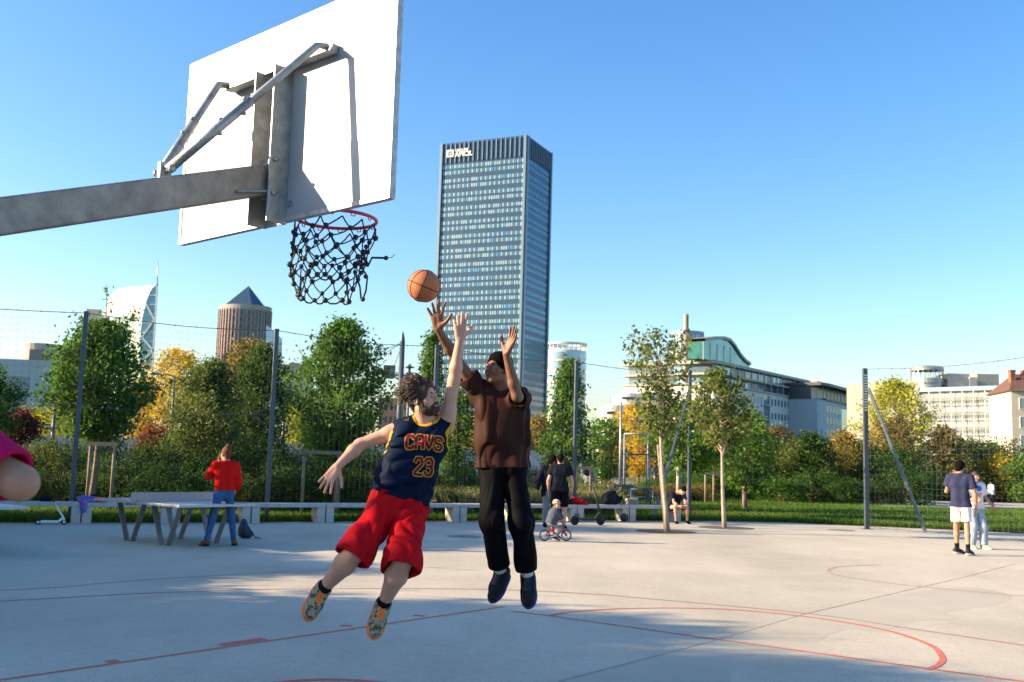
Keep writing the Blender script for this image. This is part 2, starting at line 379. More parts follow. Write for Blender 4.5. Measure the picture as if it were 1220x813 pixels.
# ------------------------------------------------------------------ concrete benches
joints = [-30, 96, 203, 299, 388, 470, 548, 618, 688, 750, 812]
jp = []
for x in joints:
    y = np.interp(x, [e[0] for e in edge_px], [e[1] for e in edge_px])+.9
    jp.append(atZ(x, y))
where = ['running out of frame at the far left under the white scooter', 'with the purple cloth at its left end', 'behind the ping pong table, left of the woman in red', 'between the woman in red and the third fence gap', 'left of the man in the basketball jersey', 'directly behind the player in red shorts', 'between the two jumping players', 'behind the black trousers of the jumping player', 'under the red jacket and beside the electric scooter', 'rightmost, under the seated man']
for i in range(len(jp)-1):
    p, q = jp[i], jp[i+1]; d = (q-p); L = d.length-.02; d.normalize(); n = Vector((-d.y, d.x, 0)); base = (p+q)/2+n*.24
    t = empty('concrete_bench', base, 'pale concrete bench '+where[i], 'bench', 'concrete benches lining the court')
    zz = Vector((0, 0, 1))
    b = MB(base); b.frame_box(base+zz*.405, d*L/2, n*.24, zz*.045); b.build('seat', M['concrete'], t, .008)
    for s in (-1, 1):
        b = MB(base); b.frame_box(base+d*s*(L/2-.10)+zz*.18, d*.095, n*.225, zz*.18); b.build('leg', M['concrete'], t, .006)

# ------------------------------------------------------------------ basketball hoop
HB = 2.82
A = atZ(214, 290, HB); Bp = atZ(463, 234, HB); tt = (Bp-A); BW = tt.length; tt.normalize(); nb = Vector((tt.y, -tt.x, 0)); nb = nb if nb.y < 0 else -nb
BH = 1.09; Z = Vector((0, 0, 1)); bc = (A+Bp)/2
def B3(u, n, z): return bc+tt*u+nb*n+Z*z
def on_plane(x, y, pt, nm):
    d = Vector(ray(x, y)); o = Vector(CO); return o+d*((pt-o).dot(nm)/d.dot(nm))
mu = 0.03
armtop = on_plane(322, 196, B3(mu, 0, 0), tt); armfar = on_plane(0, 236, B3(mu, 0, 0), tt); armlow = on_plane(0, 281, B3(mu, 0, 0), tt)
adir = (armfar-armtop).normalized(); pole_n = 3.0
k = (pole_n-(armtop-bc).dot(nb))/adir.dot(nb); ah = (armfar-armlow).length*.97; armend = armtop+adir*k
hroot = empty('basketball_hoop', (armend.x, armend.y, 0), 'galvanised basketball hoop seen from behind its white board, red rim and black net', 'basketball hoop')
b = MB(bc); b.frame_box(B3(0, -.012, BH/2), tt*BW/2, nb*.012, Z*BH/2, 0)
bd = b.build('backboard', M['board'], hroot)
b = MB(bc)
for (u0, z0, u1, z1) in ((-BW/2, 0, BW/2, 0), (-BW/2, BH, BW/2, BH), (-BW/2, 0, -BW/2, BH), (BW/2, 0, BW/2, BH)):
    e = .009 if z0 != z1 else 0
    b.bar(B3(u0, -.014, z0-e), B3(u1, -.014, z1+e), .022 if z0 == z1 else .022, .036, 0, tuple(nb))
b.build('edge_frame', M['board_edge'], bd)
b = MB(bc); 
for s in (-1, 1): 
    b.frame_box(B3(mu+s*.085, .06, .39), tt*.006, nb*.06, Z*.42)
    b.frame_box(B3(mu+s*.062, .1165, .39), tt*.018, nb*.0035, Z*.42) if False else None
b.frame_box(B3(mu, .006, .39), tt*.078, nb*.005, Z*.418)
b.build('mounting_channel', M['galv'], hroot, .002)
b = MB(bc); b.bar(B3(mu-.46, .022, .83), B3(mu+.46, .022, .83), .04, .045); b.bar(B3(mu-.46, .045, .806), B3(mu+.46, .045, .806), .05, .005); b.build('cross_bar', M['galv'], hroot, .002)
aw = .11
def armseg(p, q, name):
    up = tt.cross((q-p).normalized()); up = up if up.z > 0 else -up
    b = MB(p); b.bar(p-up*ah/2, q-up*ah/2, aw, ah, 0, tuple(up)); return b.build(name, M['galv_arm'], hroot, .008)
astart = armtop-adir*.0
armseg(astart, armend-adir*.02, 'arm')
b = MB(armend); b.frame_box((armend.x, armend.y, (armend.z+.05)/2), tt*.085, nb*.085, Z*(armend.z+.05)/2); b.frame_box((armend.x, armend.y, .012), tt*.2, nb*.2, Z*.012); b.build('pole', M['galv_arm'], hroot, .01)
# end plate of the arm, u-bolts
an = (armtop-bc).dot(nb)
b = MB(armtop); 
for s in (-1, 1):
    b.tube([armtop+tt*s*.07+Z*(-ah+.03)+adir*.25, armtop+tt*s*.07+Z*(-ah+.0), B3(mu+s*.07, .02, (armtop-bc).z-ah)], .008, 8)
b.frame_box(armtop-Z*ah/2-adir*.004, tt*.08, nb*.006, Z*(ah/2+.03)); b.build('clamp_bolts', M['galv'], hroot)
b = MB(bc)
for (u, z) in ((.085+.01, .12), (.085+.01, .30), (-.095, .12)):
    b.lathe(B3(mu+u, .09, z), [(0, .012), (.013, .012), (.013, 0)], 8, 0, tuple(tt))
b.build('bolt', M['galv'], hroot)
foot = on_plane(196, 204, B3(mu, 0, 0), tt)
for s in (-1, 1):
    top = B3(mu+s*.44, .06, .83); ft = foot+tt*s*.03
    mid = top+nb*.06-Z*.012
    b = MB(foot); b.tube([top, mid, ft], .019, 12)
    st = b.build('strut', M['galv'], hroot)
    d = (ft-mid)
    b = MB(foot); b.tube([mid+d*.45, ft+Vector((0, 0, 0))], .0235, 12)
    for f in (.5, .66):
        q = mid+d*f; b.tube([q-Z*.045, q+Z*.045], .007, 6); b.lathe(q+Z*.03, [(0, .012), (.013, .012), (.013, 0), (0, 0)], 6); b.lathe(q-Z*.042, [(0, .012), (.013, .012), (.013, 0), (0, 0)], 6)
    b.build('sleeve', M['galv'], st)
b = MB(foot); b.frame_box(foot-Z*.005+adir*.0, tt*.012, nb*.03, Z*.045); b.tube([foot-tt*.07, foot+tt*.07], .01, 8); b.lathe(foot-tt*.075, [(0, 0), (.02, 0), (.02, .012), (0, .012)], 6, 0, tuple(tt)); b.lathe(foot+tt*.063, [(0, 0), (.02, 0), (.02, .012), (0, .012)], 6, 0, tuple(tt)); b.build('strut_bracket', M['galv'], hroot)
# sticker on the board
M['sticker'] = mat('blue sticker', (.05, .16, .5), .5, 0, 0); M['sticker_red'] = mat('red sticker', (.6, .08, .06), .5, 0, 0)
sp = on_plane(345.5, 243.5, bc, nb); b = MB(sp)
b.lathe(sp+nb*.0015, [(.001, 0), (.021, 0)], 18, 0, tuple(nb), False); b.lathe(sp+nb*.0025, [(.001, 0), (.013, 0)], 18, 1, tuple(nb), False); b.lathe(sp+nb*.0032, [(.001, 0), (.008, 0)], 18, 2, tuple(nb), False)
b.build('sticker', [M['sticker'], M['sticker_red'], M['board']], bd)
RC = B3(mu, -(.024+.15+.225), .092); rr = .225
b = MB(RC); b.tube([RC+tt*math.cos(a)*rr+nb*math.sin(a)*rr for a in [2*math.pi*i/48 for i in range(48)]], .0095, 10, closed=True)
for i in range(12):
    a = 2*math.pi*(i+.5)/12; q = RC+tt*math.cos(a)*rr+nb*math.sin(a)*rr; tg = -tt*math.sin(a)+nb*math.cos(a)
    b.tube([q-tg*.014-Z*.006, q-tg*.01-Z*.022, q+tg*.01-Z*.022, q+tg*.014-Z*.006], .003, 5)
rim = b.build('rim', M['rim'], hroot)
b = MB(RC)
for s in (-1, 1): b.tube([RC+tt*s*.19+nb*.12, RC+tt*s*.10+nb*.27, B3(mu+s*.10, -.028, .112), B3(mu+s*.10, -.028, .03)], .009, 8)
b.frame_box(B3(mu, -.03, .085), tt*.13, nb*.004, Z*.07); b.build('rim_bracket', M['rim'], rim)
# net of black cord with rubber knots
rs = random.Random(5); NN = 12; LV = 8
def npt(j, i):
    f = j/(LV-1); a = 2*math.pi*(i+.5*(j % 2))/NN
    rad = rr*(1-.12*f) if f < .55 else rr*(.934-.62*(f-.55))
    c = RC+Z*(-.03-.40*f**.93)-tt*(.075*f)
    if j: a += rs.uniform(-.09, .09); rad *= rs.uniform(.93, 1.07)
    p = c+tt*math.cos(a)*rad+nb*math.sin(a)*rad
    if j: p += Z*rs.uniform(-.012, .012)
    side = math.cos(a-.3)
    if side > .2 and j > 1: p -= (tt*math.cos(a)*rad)*.10*min(j, 4); p += Z*.06*j/LV*2
    return p
G = [[npt(j, i) for i in range(NN)] for j in range(LV)]
b = MB(RC); KN = []
def sag(p, q, s): return [p, p.lerp(q, .33)-Z*s, p.lerp(q, .67)-Z*s, q]
for j in range(1, LV):
    for i in range(NN):
        for di in (0, 1):
            ii = (i+di) % NN if j % 2 else (i-di) % NN
            b.tube(sag(G[j-1][ii], G[j][i], rs.uniform(0, .012)), .0038 if j > 1 else .0044, 5)
        KN.append((G[j][i], rs.uniform(.014, .0175)))
for i in range(NN): b.tube(sag(G[-1][i], G[-1][(i+1) % NN], .02), .005, 5)
XR = Vector((.96, .28, 0)); pr = RC+XR*.14-Z*.24
b.tube([pr, pr+XR*.05-Z*.01, pr+XR*.07+Z*.04, pr+XR*.15+Z*.045], .0065, 6); b.tube([pr+XR*.15+Z*.045, pr+XR*.18+Z*.05, pr+XR*.20+Z*.07], .002, 5)
b.tube([pr, pr+XR*.05-Z*.07, pr+XR*.045-Z*.15, pr+XR*.03-Z*.2], .0055, 6); b.tube([pr-XR*.02-Z*.05, pr+XR*.01-Z*.13, pr+XR*.02-Z*.2], .0055, 6); b.tube([pr, pr+XR*.03+Z*.05, pr+XR*.035+Z*.1], .005, 6)
for q in (pr+XR*.15+Z*.045, pr+XR*.035+Z*.1, pr+XR*.04-Z*.07, pr, pr-XR*.02-Z*.05, pr+XR*.03-Z*.2, pr+XR*.03+Z*.03, pr+XR*.015-Z*.02): KN.append((q, .014))
net = b.build('net', M['net'], hroot); 
for q, r_k in KN: kb = MB(q); kb.ball(q, r_k, 9); kb.build('knot', M['knot'], net)

# ------------------------------------------------------------------ basketball
def ball(c, r, name, label, m1, m2, seam=.0035):
    b = MB(c); b.ball((c.x, c.y, c.z), r, 40); o = b.build(name, m1); tag(o, label, 'basketball')
    rot = Matrix.Rotation(.5, 3, 'X') @ Matrix.Rotation(.7, 3, 'Z') @ Matrix.Rotation(.5, 3, 'Y')
    s = MB(c)
    def add(fn):
        s.tube([c+rot @ (fn(2*math.pi*i/64).normalized()*(r*1.001)) for i in range(64)], seam, 5, closed=True)
    add(lambda t: Vector((math.cos(t), math.sin(t), 0))); add(lambda t: Vector((math.cos(t), 0, math.sin(t))))
    for sg in (-1, 1): add(lambda t: Vector((sg*(.62+.25*math.cos(2*t)), .85*math.cos(t), .85*math.sin(t))))
    s.build('seams', m2, o); return o
M['ball'] = mat('orange composite leather', (.50, .155, .055), .6, 0, .22, 5, .5, 160); M['seam'] = mat('ball seam', (.035, .02, .018), .7, 0, 0)
bcn = atY(505, 341, 7.15); ball(bcn, .1165, 'basketball', 'orange brown basketball in mid air above the reaching hands', M['ball'], M['seam'])
M['darkball'] = mat('dark brown ball leather', (.05, .035, .03), .7, 0, .3, 6)  # very dark brown ball colour with random mottling
c = atZ(745, 622.6); c = Vector((c.x, c.y+.25, .115)); ball(c, .115, 'basketball', 'dark worn basketball lying in the recess under the bench', M['darkball'], M['seam'])

# ------------------------------------------------------------------ table tennis tables
M['ttop'] = mat('grey table top', (.36, .40, .42), .35, .2, .1, 6, .03, 40); M['tleg'] = mat('galvanised flat leg', (.24, .245, .26), .5, .6, .15, 12); M['tnet'] = mat('perforated net panel', (.46, .37, .34), .6, .1, .12, 20)
def ptable(c, label):
    a = Vector((.78, -.626, 0)); n = Vector((.626, .78, 0)); c = Vector(c); t = empty('ping_pong_table', c, label, 'ping pong table', 'outdoor ping pong tables')
    b = MB(c); 
    for s in (-1, 1): b.frame_box(c+a*s*.672+Z*.70, a*.668, n*.77, Z*.022)
    top = b.build('table_top', M['ttop'], t, .006)
    b = MB(c); b.frame_box(c+Z*.667, a*1.1, n*.03, Z*.011)
    for u in (-.55, .55): b.frame_box(c+a*u+Z*.655, a*.03, n*.6, Z*.02)
    b.build('under_frame', M['tleg'], t)
    for u in (-.55, .55):
        for v in (-.48, .48):
            for s in (-1, 1):
                f = c+a*(u+s*.09)+n*v; tp = c+a*(u+s*.40)+n*v+Z*.655
                b = MB(f); b.bar(f+Z*.0, tp, .10, .022, 0, tuple(a)); b.build('leg', M['tleg'], t, .003)
    b = MB(c); b.frame_box(c+Z*.80, a*.008, n*.84, Z*.076)
    for s in (-1, 1): b.frame_box(c+n*s*.42+Z*.80, a*.009, n*.002, Z*.077, 1)
    for s in (-1, 1): b.frame_box(c+n*s*.72+Z*.725, a*.02, n*.03, Z*.02, 1)
    b.build('net_panel', [M['tnet'], M['tleg']], t); return t
ptable((-5.95, 18.2, 0), 'grey metal ping pong table with slanted legs beside the woman in red')
ptable((-8.68, 15.5, 0), 'grey metal ping pong table cut off by the left frame edge under the pink sleeve')

# ------------------------------------------------------------------ ball stop fences
def netting(p, q, zlo, zt0, zt1, name, parent, cell=.15, r=.0019):
    b = MB(p); d = (q-p); L = d.length; d.normalize(); n = int(L/cell)
    for i in range(n+1):
        x = p+d*(L*i/n); zt = zt0+(zt1-zt0)*i/n-.10*math.sin(math.pi*i/n)
        b.tube([x+Z*zlo, x+Z*zt], r, 3, caps=False)
    m = int((zt0-zlo)/cell)
    for j in range(m+1):
        f = j/m; pts = []
        for i in range(9):
            u = i/8; zt = zt0+(zt1-zt0)*u-.10*math.sin(math.pi*u); pts.append(p+d*L*u+Z*(zlo+(zt-zlo)*f))
        b.tube(pts, r, 3, caps=False)
    return b.build(name, M['wire'], parent)
def cable(p, q, z0, z1, parent, sagv=.10, clips=True, r=.008):
    b = MB(p); pts = [p.lerp(q, i/12)+Z*(z0+(z1-z0)*i/12-sagv*math.sin(math.pi*i/12)) for i in range(13)]; b.tube(pts, r, 5)
    if clips:
        L = (q-p).length; n = int(L/.45)
        for i in range(1, n): 
            u = i/n; x = p.lerp(q, u)+Z*(z0+(z1-z0)*u-sagv*math.sin(math.pi*u)); b.ball(x, .02, 6)
    return b.build('cable', M['wire'], parent)
def fpost(p, h, parent, wd=.105, slots=False, yaw=0.4):
    b = MB(p); b.box((p.x, p.y, h/2), (wd, wd*.8, h), yaw); b.box((p.x, p.y, .006), (.3, .3, .012), yaw); o = b.build('post', M['post'], parent, .008)
    if slots:
        s = MB(p)
        for i in range(14):
            z = h-.2-i*.075; s.box((p.x-.0*wd, p.y-wd*.42, z), (wd*.62, .02, .038), 0)
        s.build('slot_plate', M['alu'], o)
    return o
ft = [(103, 371), (330, 392), (521, 411), (687, 430), (822, 441)]
fp = [atZ(x, y, 4.72) for x, y in ft]; fp = [Vector((p.x, p.y, 0)) for p in fp]
fp.insert(0, fp[0]+(fp[0]-fp[1]).normalized()*5.2)
f1 = empty('ball_stop_fence', fp[1], 'tall dark post and netting fence running behind the benches', 'fence')
for i, p in enumerate(fp): fpost(p, 4.72, f1)
for i in range(len(fp)-1):
    netting(fp[i], fp[i+1], .35, 4.67, 4.67, 'net', f1); cable(fp[i], fp[i+1], 4.68, 4.68, f1)
    for z in (2.55, .35): cable(fp[i], fp[i+1], z, z, f1, .04, False, .005)
bf = atZ(778, 619.5); b = MB(bf); b.bar(bf, fp[-1]+Z*4.1, .075, .075); b.build('brace', M['post'], f1, .006)
pr_ = atZ(1033, 630.5); h2 = 4.45; p2 = atZ(1238, 641); p2 = pr_+(atZ(1252, 420.5, h2)-pr_); p2.z = 0
f2 = empty('ball_stop_fence', pr_, 'tall braced steel post and netting fence at the right side of the court', 'fence')
fpost(pr_, h2, f2, .125, True, 0.05); fpost(p2, h2, f2)
netting(pr_, p2, .12, h2-.03, h2-.03, 'net', f2); cable(pr_, p2, h2-.02, h2-.02, f2)
bf = atZ(1103, 635); b = MB(bf); b.bar(bf, pr_+Z*(h2-.55)+Vector((.07, -.05, 0)), .075, .075); b.build('brace', M['post'], f2, .006)
cable(pr_+Z*0, bf+(p2-bf)*.9, .06, .03, f2, .0, True, .008)
# ------------------------------------------------------------------ people
def V3(*a): return Vector(a)
def skin(name, c, red=(0, 0, 0)):
    m = mat(name, c, .5, 0, .10, 9, .12, 90, spec=.35); b = m.node_tree.nodes['Principled BSDF']
    b.inputs['Subsurface Weight'].default_value = .12; b.inputs['Subsurface Radius'].default_value = (.5, .2, .1); b.inputs['Subsurface Scale'].default_value = .02; return m
def cloth(name, c, bump=.25, sc=30, rough=.85, var=.10): return mat(name, c, rough, 0, var, 8, bump*.5, sc*7, spec=.06)
SK = dict(fair=skin('fair skin', (.56, .30, .21)), dark=skin('dark brown skin', (.20, .092, .052)), tan=skin('tanned skin', (.42, .22, .14)), brown=skin('brown skin', (.22, .10, .06)), child=skin('child skin', (.60, .36, .27)))
LIP = mat('lips', (.34, .11, .09), .5, 0, 0); LIPD = mat('dark lips', (.16, .06, .05), .5, 0, 0)
EYEW = mat('eye white', (.40, .37, .34), .3, 0, 0); EYEB = mat('dark iris', (.02, .012, .01), .2, 0, 0)
HAIR = dict(brown=mat('dark brown hair', (.045, .026, .016), .55, 0, .45, 30, .6, 60), black=mat('black hair', (.007, .006, .006), .95, 0, .3, 40, .8, 160, spec=.1), auburn=mat('auburn hair', (.13, .042, .018), .85, 0, .4, 30, .6, 60), beard=mat('brown beard', (.05, .028, .018), .7, 0, .4, 60, .8, 120))
def frame(u, f):
    u = u.normalized(); f = (f-u*f.dot(u)).normalized(); return u, f, u.cross(f)
def hand(F, w, d, nrm, side, spread=.28, curl=(.12, .15, .15, .2), s=1., thumb=.7, rmin=.0085):
    d = d.normalized(); nrm = (nrm-d*nrm.dot(d)).normalized(); t = d.cross(nrm) if side == 'R' else nrm.cross(d)
    offs = (.030, .010, -.010, -.029); ln = (.074, .083, .077, .060); base = (.093, .096, .092, .084)
    for i in range(4):
        kn = w+(d*base[i]+t*offs[i])*s
        F.cap(w+(d*.012+t*offs[i]*.55)*s, kn, .0145*s, .012*s, .014)
    F.cap(w+(d*.03+t*.016)*s, w+(d*.08+t*.012)*s, .015*s, .012*s, .012); F.cap(w+(d*.03-t*.016)*s, w+(d*.07-t*.016)*s, .014*s, .012*s, .012)
    for i in range(4):
        a = spread*offs[i]/.03; dd = d*math.cos(a)+t*math.sin(a); p = w+(d*base[i]+t*offs[i])*s; th = 0
        for j, (fr, ra, rb) in enumerate(((.45, .0102, .0092), (.31, .0092, .0086), (.24, .0086, .0078))):
            th += curl[i]*(1 if j == 0 else 1.2); q = p+(dd*math.cos(th)+nrm*math.sin(th))*ln[i]*fr*s
            F.cap(p, q, max(rmin, ra*s), max(rmin, rb*s), .003); p = q
    b0 = w+(d*.022+t*.022+nrm*.008)*s; d1 = (d*(1-thumb*.45)+t*thumb+nrm*.25).normalized(); b1 = b0+d1*.044*s
    d2 = (d*(1.1-thumb*.4)+t*thumb*.75+nrm*.2).normalized(); b2 = b1+d2*.032*s; b3 = b2+(d2+d*.2).normalized()*.026*s
    F.cap(b0, b1, .0165*s, .012*s, .014); F.cap(b1, b2, max(rmin, .0115*s), max(rmin, .0105*s), .004); F.cap(b2, b3, max(rmin, .0105*s), max(rmin, .0085*s), .004)
def head(F, c, u, f, s, neck, k=1.):
    l = u.cross(f)
    A = (l, f, u); E = lambda off, r, kk=.015, op='add': F.ell(c+(l*off[0]+f*off[1]+u*off[2])*s, [x*s for x in r], A, kk*s, op)
    C = lambda a, b, ra, rb, kk=.01, op='add': F.cap(c+(l*a[0]+f*a[1]+u*a[2])*s, c+(l*b[0]+f*b[1]+u*b[2])*s, ra*s, rb*s, kk*s, op)
    E((0, -.012, .028), (.074, .094, .088)); E((0, .026, -.03), (.062, .066, .080), .02); E((0, .034, -.082), (.047, .046, .030), .025); C((-.012, .072, -.098), (.012, .072, -.098), .016, .016, .02)
    C((-.036, .078, .014), (.036, .078, .014), .012, .012, .016)
    for x in (-1, 1):
        E((x*.033, .100, -.004), (.019, .018, .013), .012, 'sub'); C((x*.043, .062, -.032), (x*.040, .066, -.040), .022, .018, .02)
        E((x*.078, -.006, -.012), (.009, .020, .031), .006); E((x*.086, -.002, -.010), (.006, .010, .018), .004, 'sub')
        C((x*.046, .0, -.07), (x*.020, .062, -.095), .016, .014, .02)
        C((x*.011, .101, -.036), (x*.011, .100, -.037), .0085, .0085, .006)
        C((x*.018, .0925, .002), (x*.046, .080, .001), .006, .006, .006)
    C((0, .092, .004), (0, .113, -.034), .0075, .0115, .009)
    C((-.020, .089, -.061), (.020, .089, -.061), .0072, .0072, .005); C((-.017, .088, -.073), (.017, .088, -.073), .0078, .0078, .005)
    E((0, .100, -.067), (.020, .012, .0022), .002, 'sub')
    F.cap(neck-u*.02*s, c+(-f*.018-u*.062)*s, .060*s, .055*s, .03)
def eyes(c, u, f, s, parent, look=None):
    l = u.cross(f); look = (f*1.3+(look or f).normalized()*.6).normalized()
    for x in (-1, 1):
        p = c+(l*x*.033+f*.0785-u*.003)*s; b = MB(p); b.ball(p, .0122*s, 12); b.ball(p+look*.0058*s, .0078*s, 10, 1); b.build('eye', [EYEW, EYEB], parent)
def wrinkle(seed, fr=22., axis=None):
    r = np.random.RandomState(seed); D = r.randn(6, 3)*[1, 1, .5]; D /= np.linalg.norm(D, axis=1)[:, None]
    if axis is not None: A_x = np.array(axis); D[2:] -= .72*(D[2:]@A_x)[:, None]*A_x
    ph = r.rand(6)*6
    def fn(x, y, z):
        wv = .9*np.sin(fr*.35*(x*D[0, 0]+y*D[0, 1]+z*D[0, 2])+ph[0])+.9*np.sin(fr*.4*(x*D[1, 0]+y*D[1, 1]+z*D[1, 2])+ph[1])
        a = np.sin(fr*(x*D[2, 0]+y*D[2, 1]+z*D[2, 2])+2*wv+ph[2]); b_ = np.sin(fr*1.3*(x*D[3, 0]+y*D[3, 1]+z*D[3, 2])+2.5*wv+ph[3])
        c_ = np.sin(fr*2.3*(x*D[4, 0]+y*D[4, 1]+z*D[4, 2])+2*wv+ph[4])
        return .5*(1-np.abs(a))+.4*(1-np.abs(b_))+.34*c_-.4
    return fn
def person(label, J, S, res=.012, group=None):
    """J joints (world), S style"""
    s = S.get('s', 1.); sk = SK[S['skin']]
    P = {k: (v if isinstance(v, Vector) else Vector(v)) for k, v in J.items()}
    allp = [P[k] for k in P if k[:2] in ('pe', 'ne', 'he', 'sh', 'el', 'wr', 'hi', 'kn', 'an', 'to')]
    lo = np.min([list(v) for v in allp], 0)-.2*s; hi = np.max([list(v) for v in allp], 0)+.2*s
    hi[2] += .03
    base = V3(P['pelvis'].x, P['pelvis'].y, S.get('ground', 0.)); root = empty('person', base, label, 'person', group)
    U = (P['neck']-P['pelvis']).normalized(); Lf = (P['shL']-P['shR']).normalized(); Fr = (-U).cross(Lf).normalized() if False else Lf.cross(U).normalized()
    hL = (P['hipL']-P['hipR']).normalized()
    def tp(t): return P['pelvis'].lerp(P['neck'], t)
    bw = S.get('build', 1.)*s
    def torso(F, o=0., k=.06, low=False, bel=0.):
        F.cap(P['hipR'], P['hipL'], .108*bw+o, .108*bw+o, k)
        F.cap(tp(.22)-hL*.07*s, tp(.22)+hL*.07*s, .100*bw+o+bel, .100*bw+o+bel, k)
        F.cap(tp(.42)-Lf*.065*s, tp(.42)+Lf*.065*s, .100*bw+o+bel, .100*bw+o+bel, k)
        F.cap(tp(.70)-Lf*.085*s, tp(.70)+Lf*.085*s, .112*bw+o, .112*bw+o, k)
        F.cap(tp(.84).lerp(P['shR'], .62), tp(.84).lerp(P['shL'], .62), .070*bw+o, .070*bw+o, k)
        for q in ('shR', 'shL'): F.cap(P[q], P['neck'], .050*bw+o, .046*bw+o, .035)
        if low: F.cap(P['pelvis']-U*.12*s-hL*.085*s, P['pelvis']-U*.12*s+hL*.085*s, .112*bw+o, .112*bw+o, k)
    thin = S.get('thin', 1.)*s
    F = Field(lo, hi, res); torso(F, -.004)
    for q in 'RL':
        sh, el, wr, hp, kn, an, toe = (P[n+q] for n in ('sh', 'el', 'wr', 'hip', 'kn', 'an', 'toe'))
        F.cap(sh, sh.lerp(el, .3), .057*thin, .053*thin, .03); F.cap(sh.lerp(el, .2), el, .050*thin, .039*thin, .03)
        F.cap(el, el.lerp(wr, .30), .040*thin, .042*thin, .02); F.cap(el.lerp(wr, .3), wr, .042*thin, .026*thin, .02)
        hd = S.get('hand'+q)
        if hd: hand(F, wr, hd['d'], hd['n'], q, hd.get('spread', .2), hd.get('curl', (.3, .3, .35, .4)), hd.get('s', 1.0)*s, hd.get('thumb', .6), max(.0085*s, res*.85))
        F.cap(hp, kn, .086*thin*bw/s, .056*thin, .05); cf = kn.lerp(an, .32)
        lg = thin*S.get('leg', 1.); F.cap(kn, cf, .053*lg, .057*lg, .03); F.cap(cf, an, .057*lg, .035*thin, .03)
        if S.get('shoes'): F.cap(an, an.lerp(toe, .25), .030*s, .02*s, .02)
        else: F.cap(an, toe, .034*s, .026*s, .02)
    u, f, l = frame(P['headup'], P['face']); hs = S.get('hs', 1.)*s; hc = P['head']
    head(F, hc, u, f, hs, P['neck'])
    def bm(C):
        D = C-np.array(hc); X = D@np.array(l)/hs; Y = D@np.array(f)/hs; Zc = D@np.array(u)/hs
        return ((np.abs(X) < .025-.35*np.abs(Zc+.067)) & (np.abs(Zc+.067) < .0145) & (Y > .075)).astype(int)
    Vv, Fc = F.extract()
    body = np_mesh('body', Vv, Fc, [sk, LIPD if S['skin'] == 'dark' else LIP], root, base, bm)
    eyes(hc, u, f, hs, root, P.get('look'))
    # eyebrows
    if res < .008:
        for x in (-1, 1):
            b = MB(hc); b.tube([hc+(l*x*q[0]+f*q[1]+u*q[2])*hs for q in ((.014, .0935, .014), (.03, .0895, .019), (.048, .076, .015))], [.0042*hs, .0048*hs, .003*hs], 6); b.build('eyebrow', HAIR[S.get('hair', 'black')], root)
    # hair
    H = Field(np.array(hc)-.19*hs, np.array(hc)+.21*hs, min(res, .007)); A = (l, f, u)
    st = S.get('hairstyle', 'short'); g = {'short': .007, 'curly': .017, 'afro': .048, 'shaggy': .014, 'bun': .008, 'fade': .008, 'bald': .003}[st]
    H.ell(hc+(-f*.014+u*.030)*hs, [(.075+g*.8)*hs, (.096+g*.8)*hs, (.089+g)*hs], A)
    if st in ('short', 'curly', 'fade', 'shaggy', 'bun', 'afro'): H.cap(hc+(-f*.055-u*.03)*hs, hc+(-f*.055-u*.05)*hs, .052*hs+g*.3, .045*hs, .02)
    cut = {'shaggy': (.130, -.006, .082, .080, .080)}.get(st, (.134, -.014, .082, .078, .078))
    if st == 'fade': H.ell(hc+(-f*.006+u*.074)*hs, [.068*hs, .086*hs, .050*hs], A, .02)
    H.ell(hc+(f*cut[0]+u*cut[1])*hs, [cut[2]*hs, cut[3]*hs, cut[4]*hs], A, .01, 'sub')
    H.cap(hc-l*.12*hs+(f*.012-u*.03)*hs, hc+l*.12*hs+(f*.012-u*.03)*hs, .022*hs, .022*hs, .008, 'sub')
    if st == 'bun': H.ell(hc+(-f*.060+u*.130)*hs, [.050*hs, .046*hs, .044*hs], A, .01)
    fr = {'afro': 150, 'curly': 170, 'fade': 210, 'shaggy': 120}.get(st, 120)
    H.noise({'afro': .010, 'curly': .008, 'fade': .008, 'shaggy': .003}.get(st, .003), wrinkle(3, fr))
    Vh, Fh = H.extract(); hair = np_mesh('hair', Vh, Fh, HAIR[S.get('hair', 'black')], root, base)
    if st == 'shaggy':
        b = MB(base); r2 = random.Random(11); fl = S['flow']
        for i in range(800):
            th = r2.uniform(-3.14, 3.14); ph = r2.uniform(-.25, 1.45)
            o = (-f*math.cos(th)*math.cos(ph)*.108+l*math.sin(th)*math.cos(ph)*.090+u*(math.sin(ph)*.100+.030)-f*.014)*hs
            if o.dot(f) > .035*hs and o.dot(u) < .085*hs: continue
            p = hc+o; dr = (fl*r2.uniform(.5, 1.1)+o.normalized()*r2.uniform(.0, .38)+u*r2.uniform(-.7, .35)+l*r2.uniform(-.4, .4)).normalized(); L_ = r2.uniform(.035, .09); sd = V3(r2.uniform(-1, 1), r2.uniform(-1, 1), r2.uniform(-1, 1))*.4
            b.tube([p, p+dr*L_*.35+sd*L_*.1, p+dr*L_*.7-sd*L_*.12-Z*L_*.05, p+dr*L_+sd*L_*.18-Z*L_*.16], [.0045, .004, .003, .0006], 4)
        b.build('loose_strands', HAIR[S['hair']], hair)
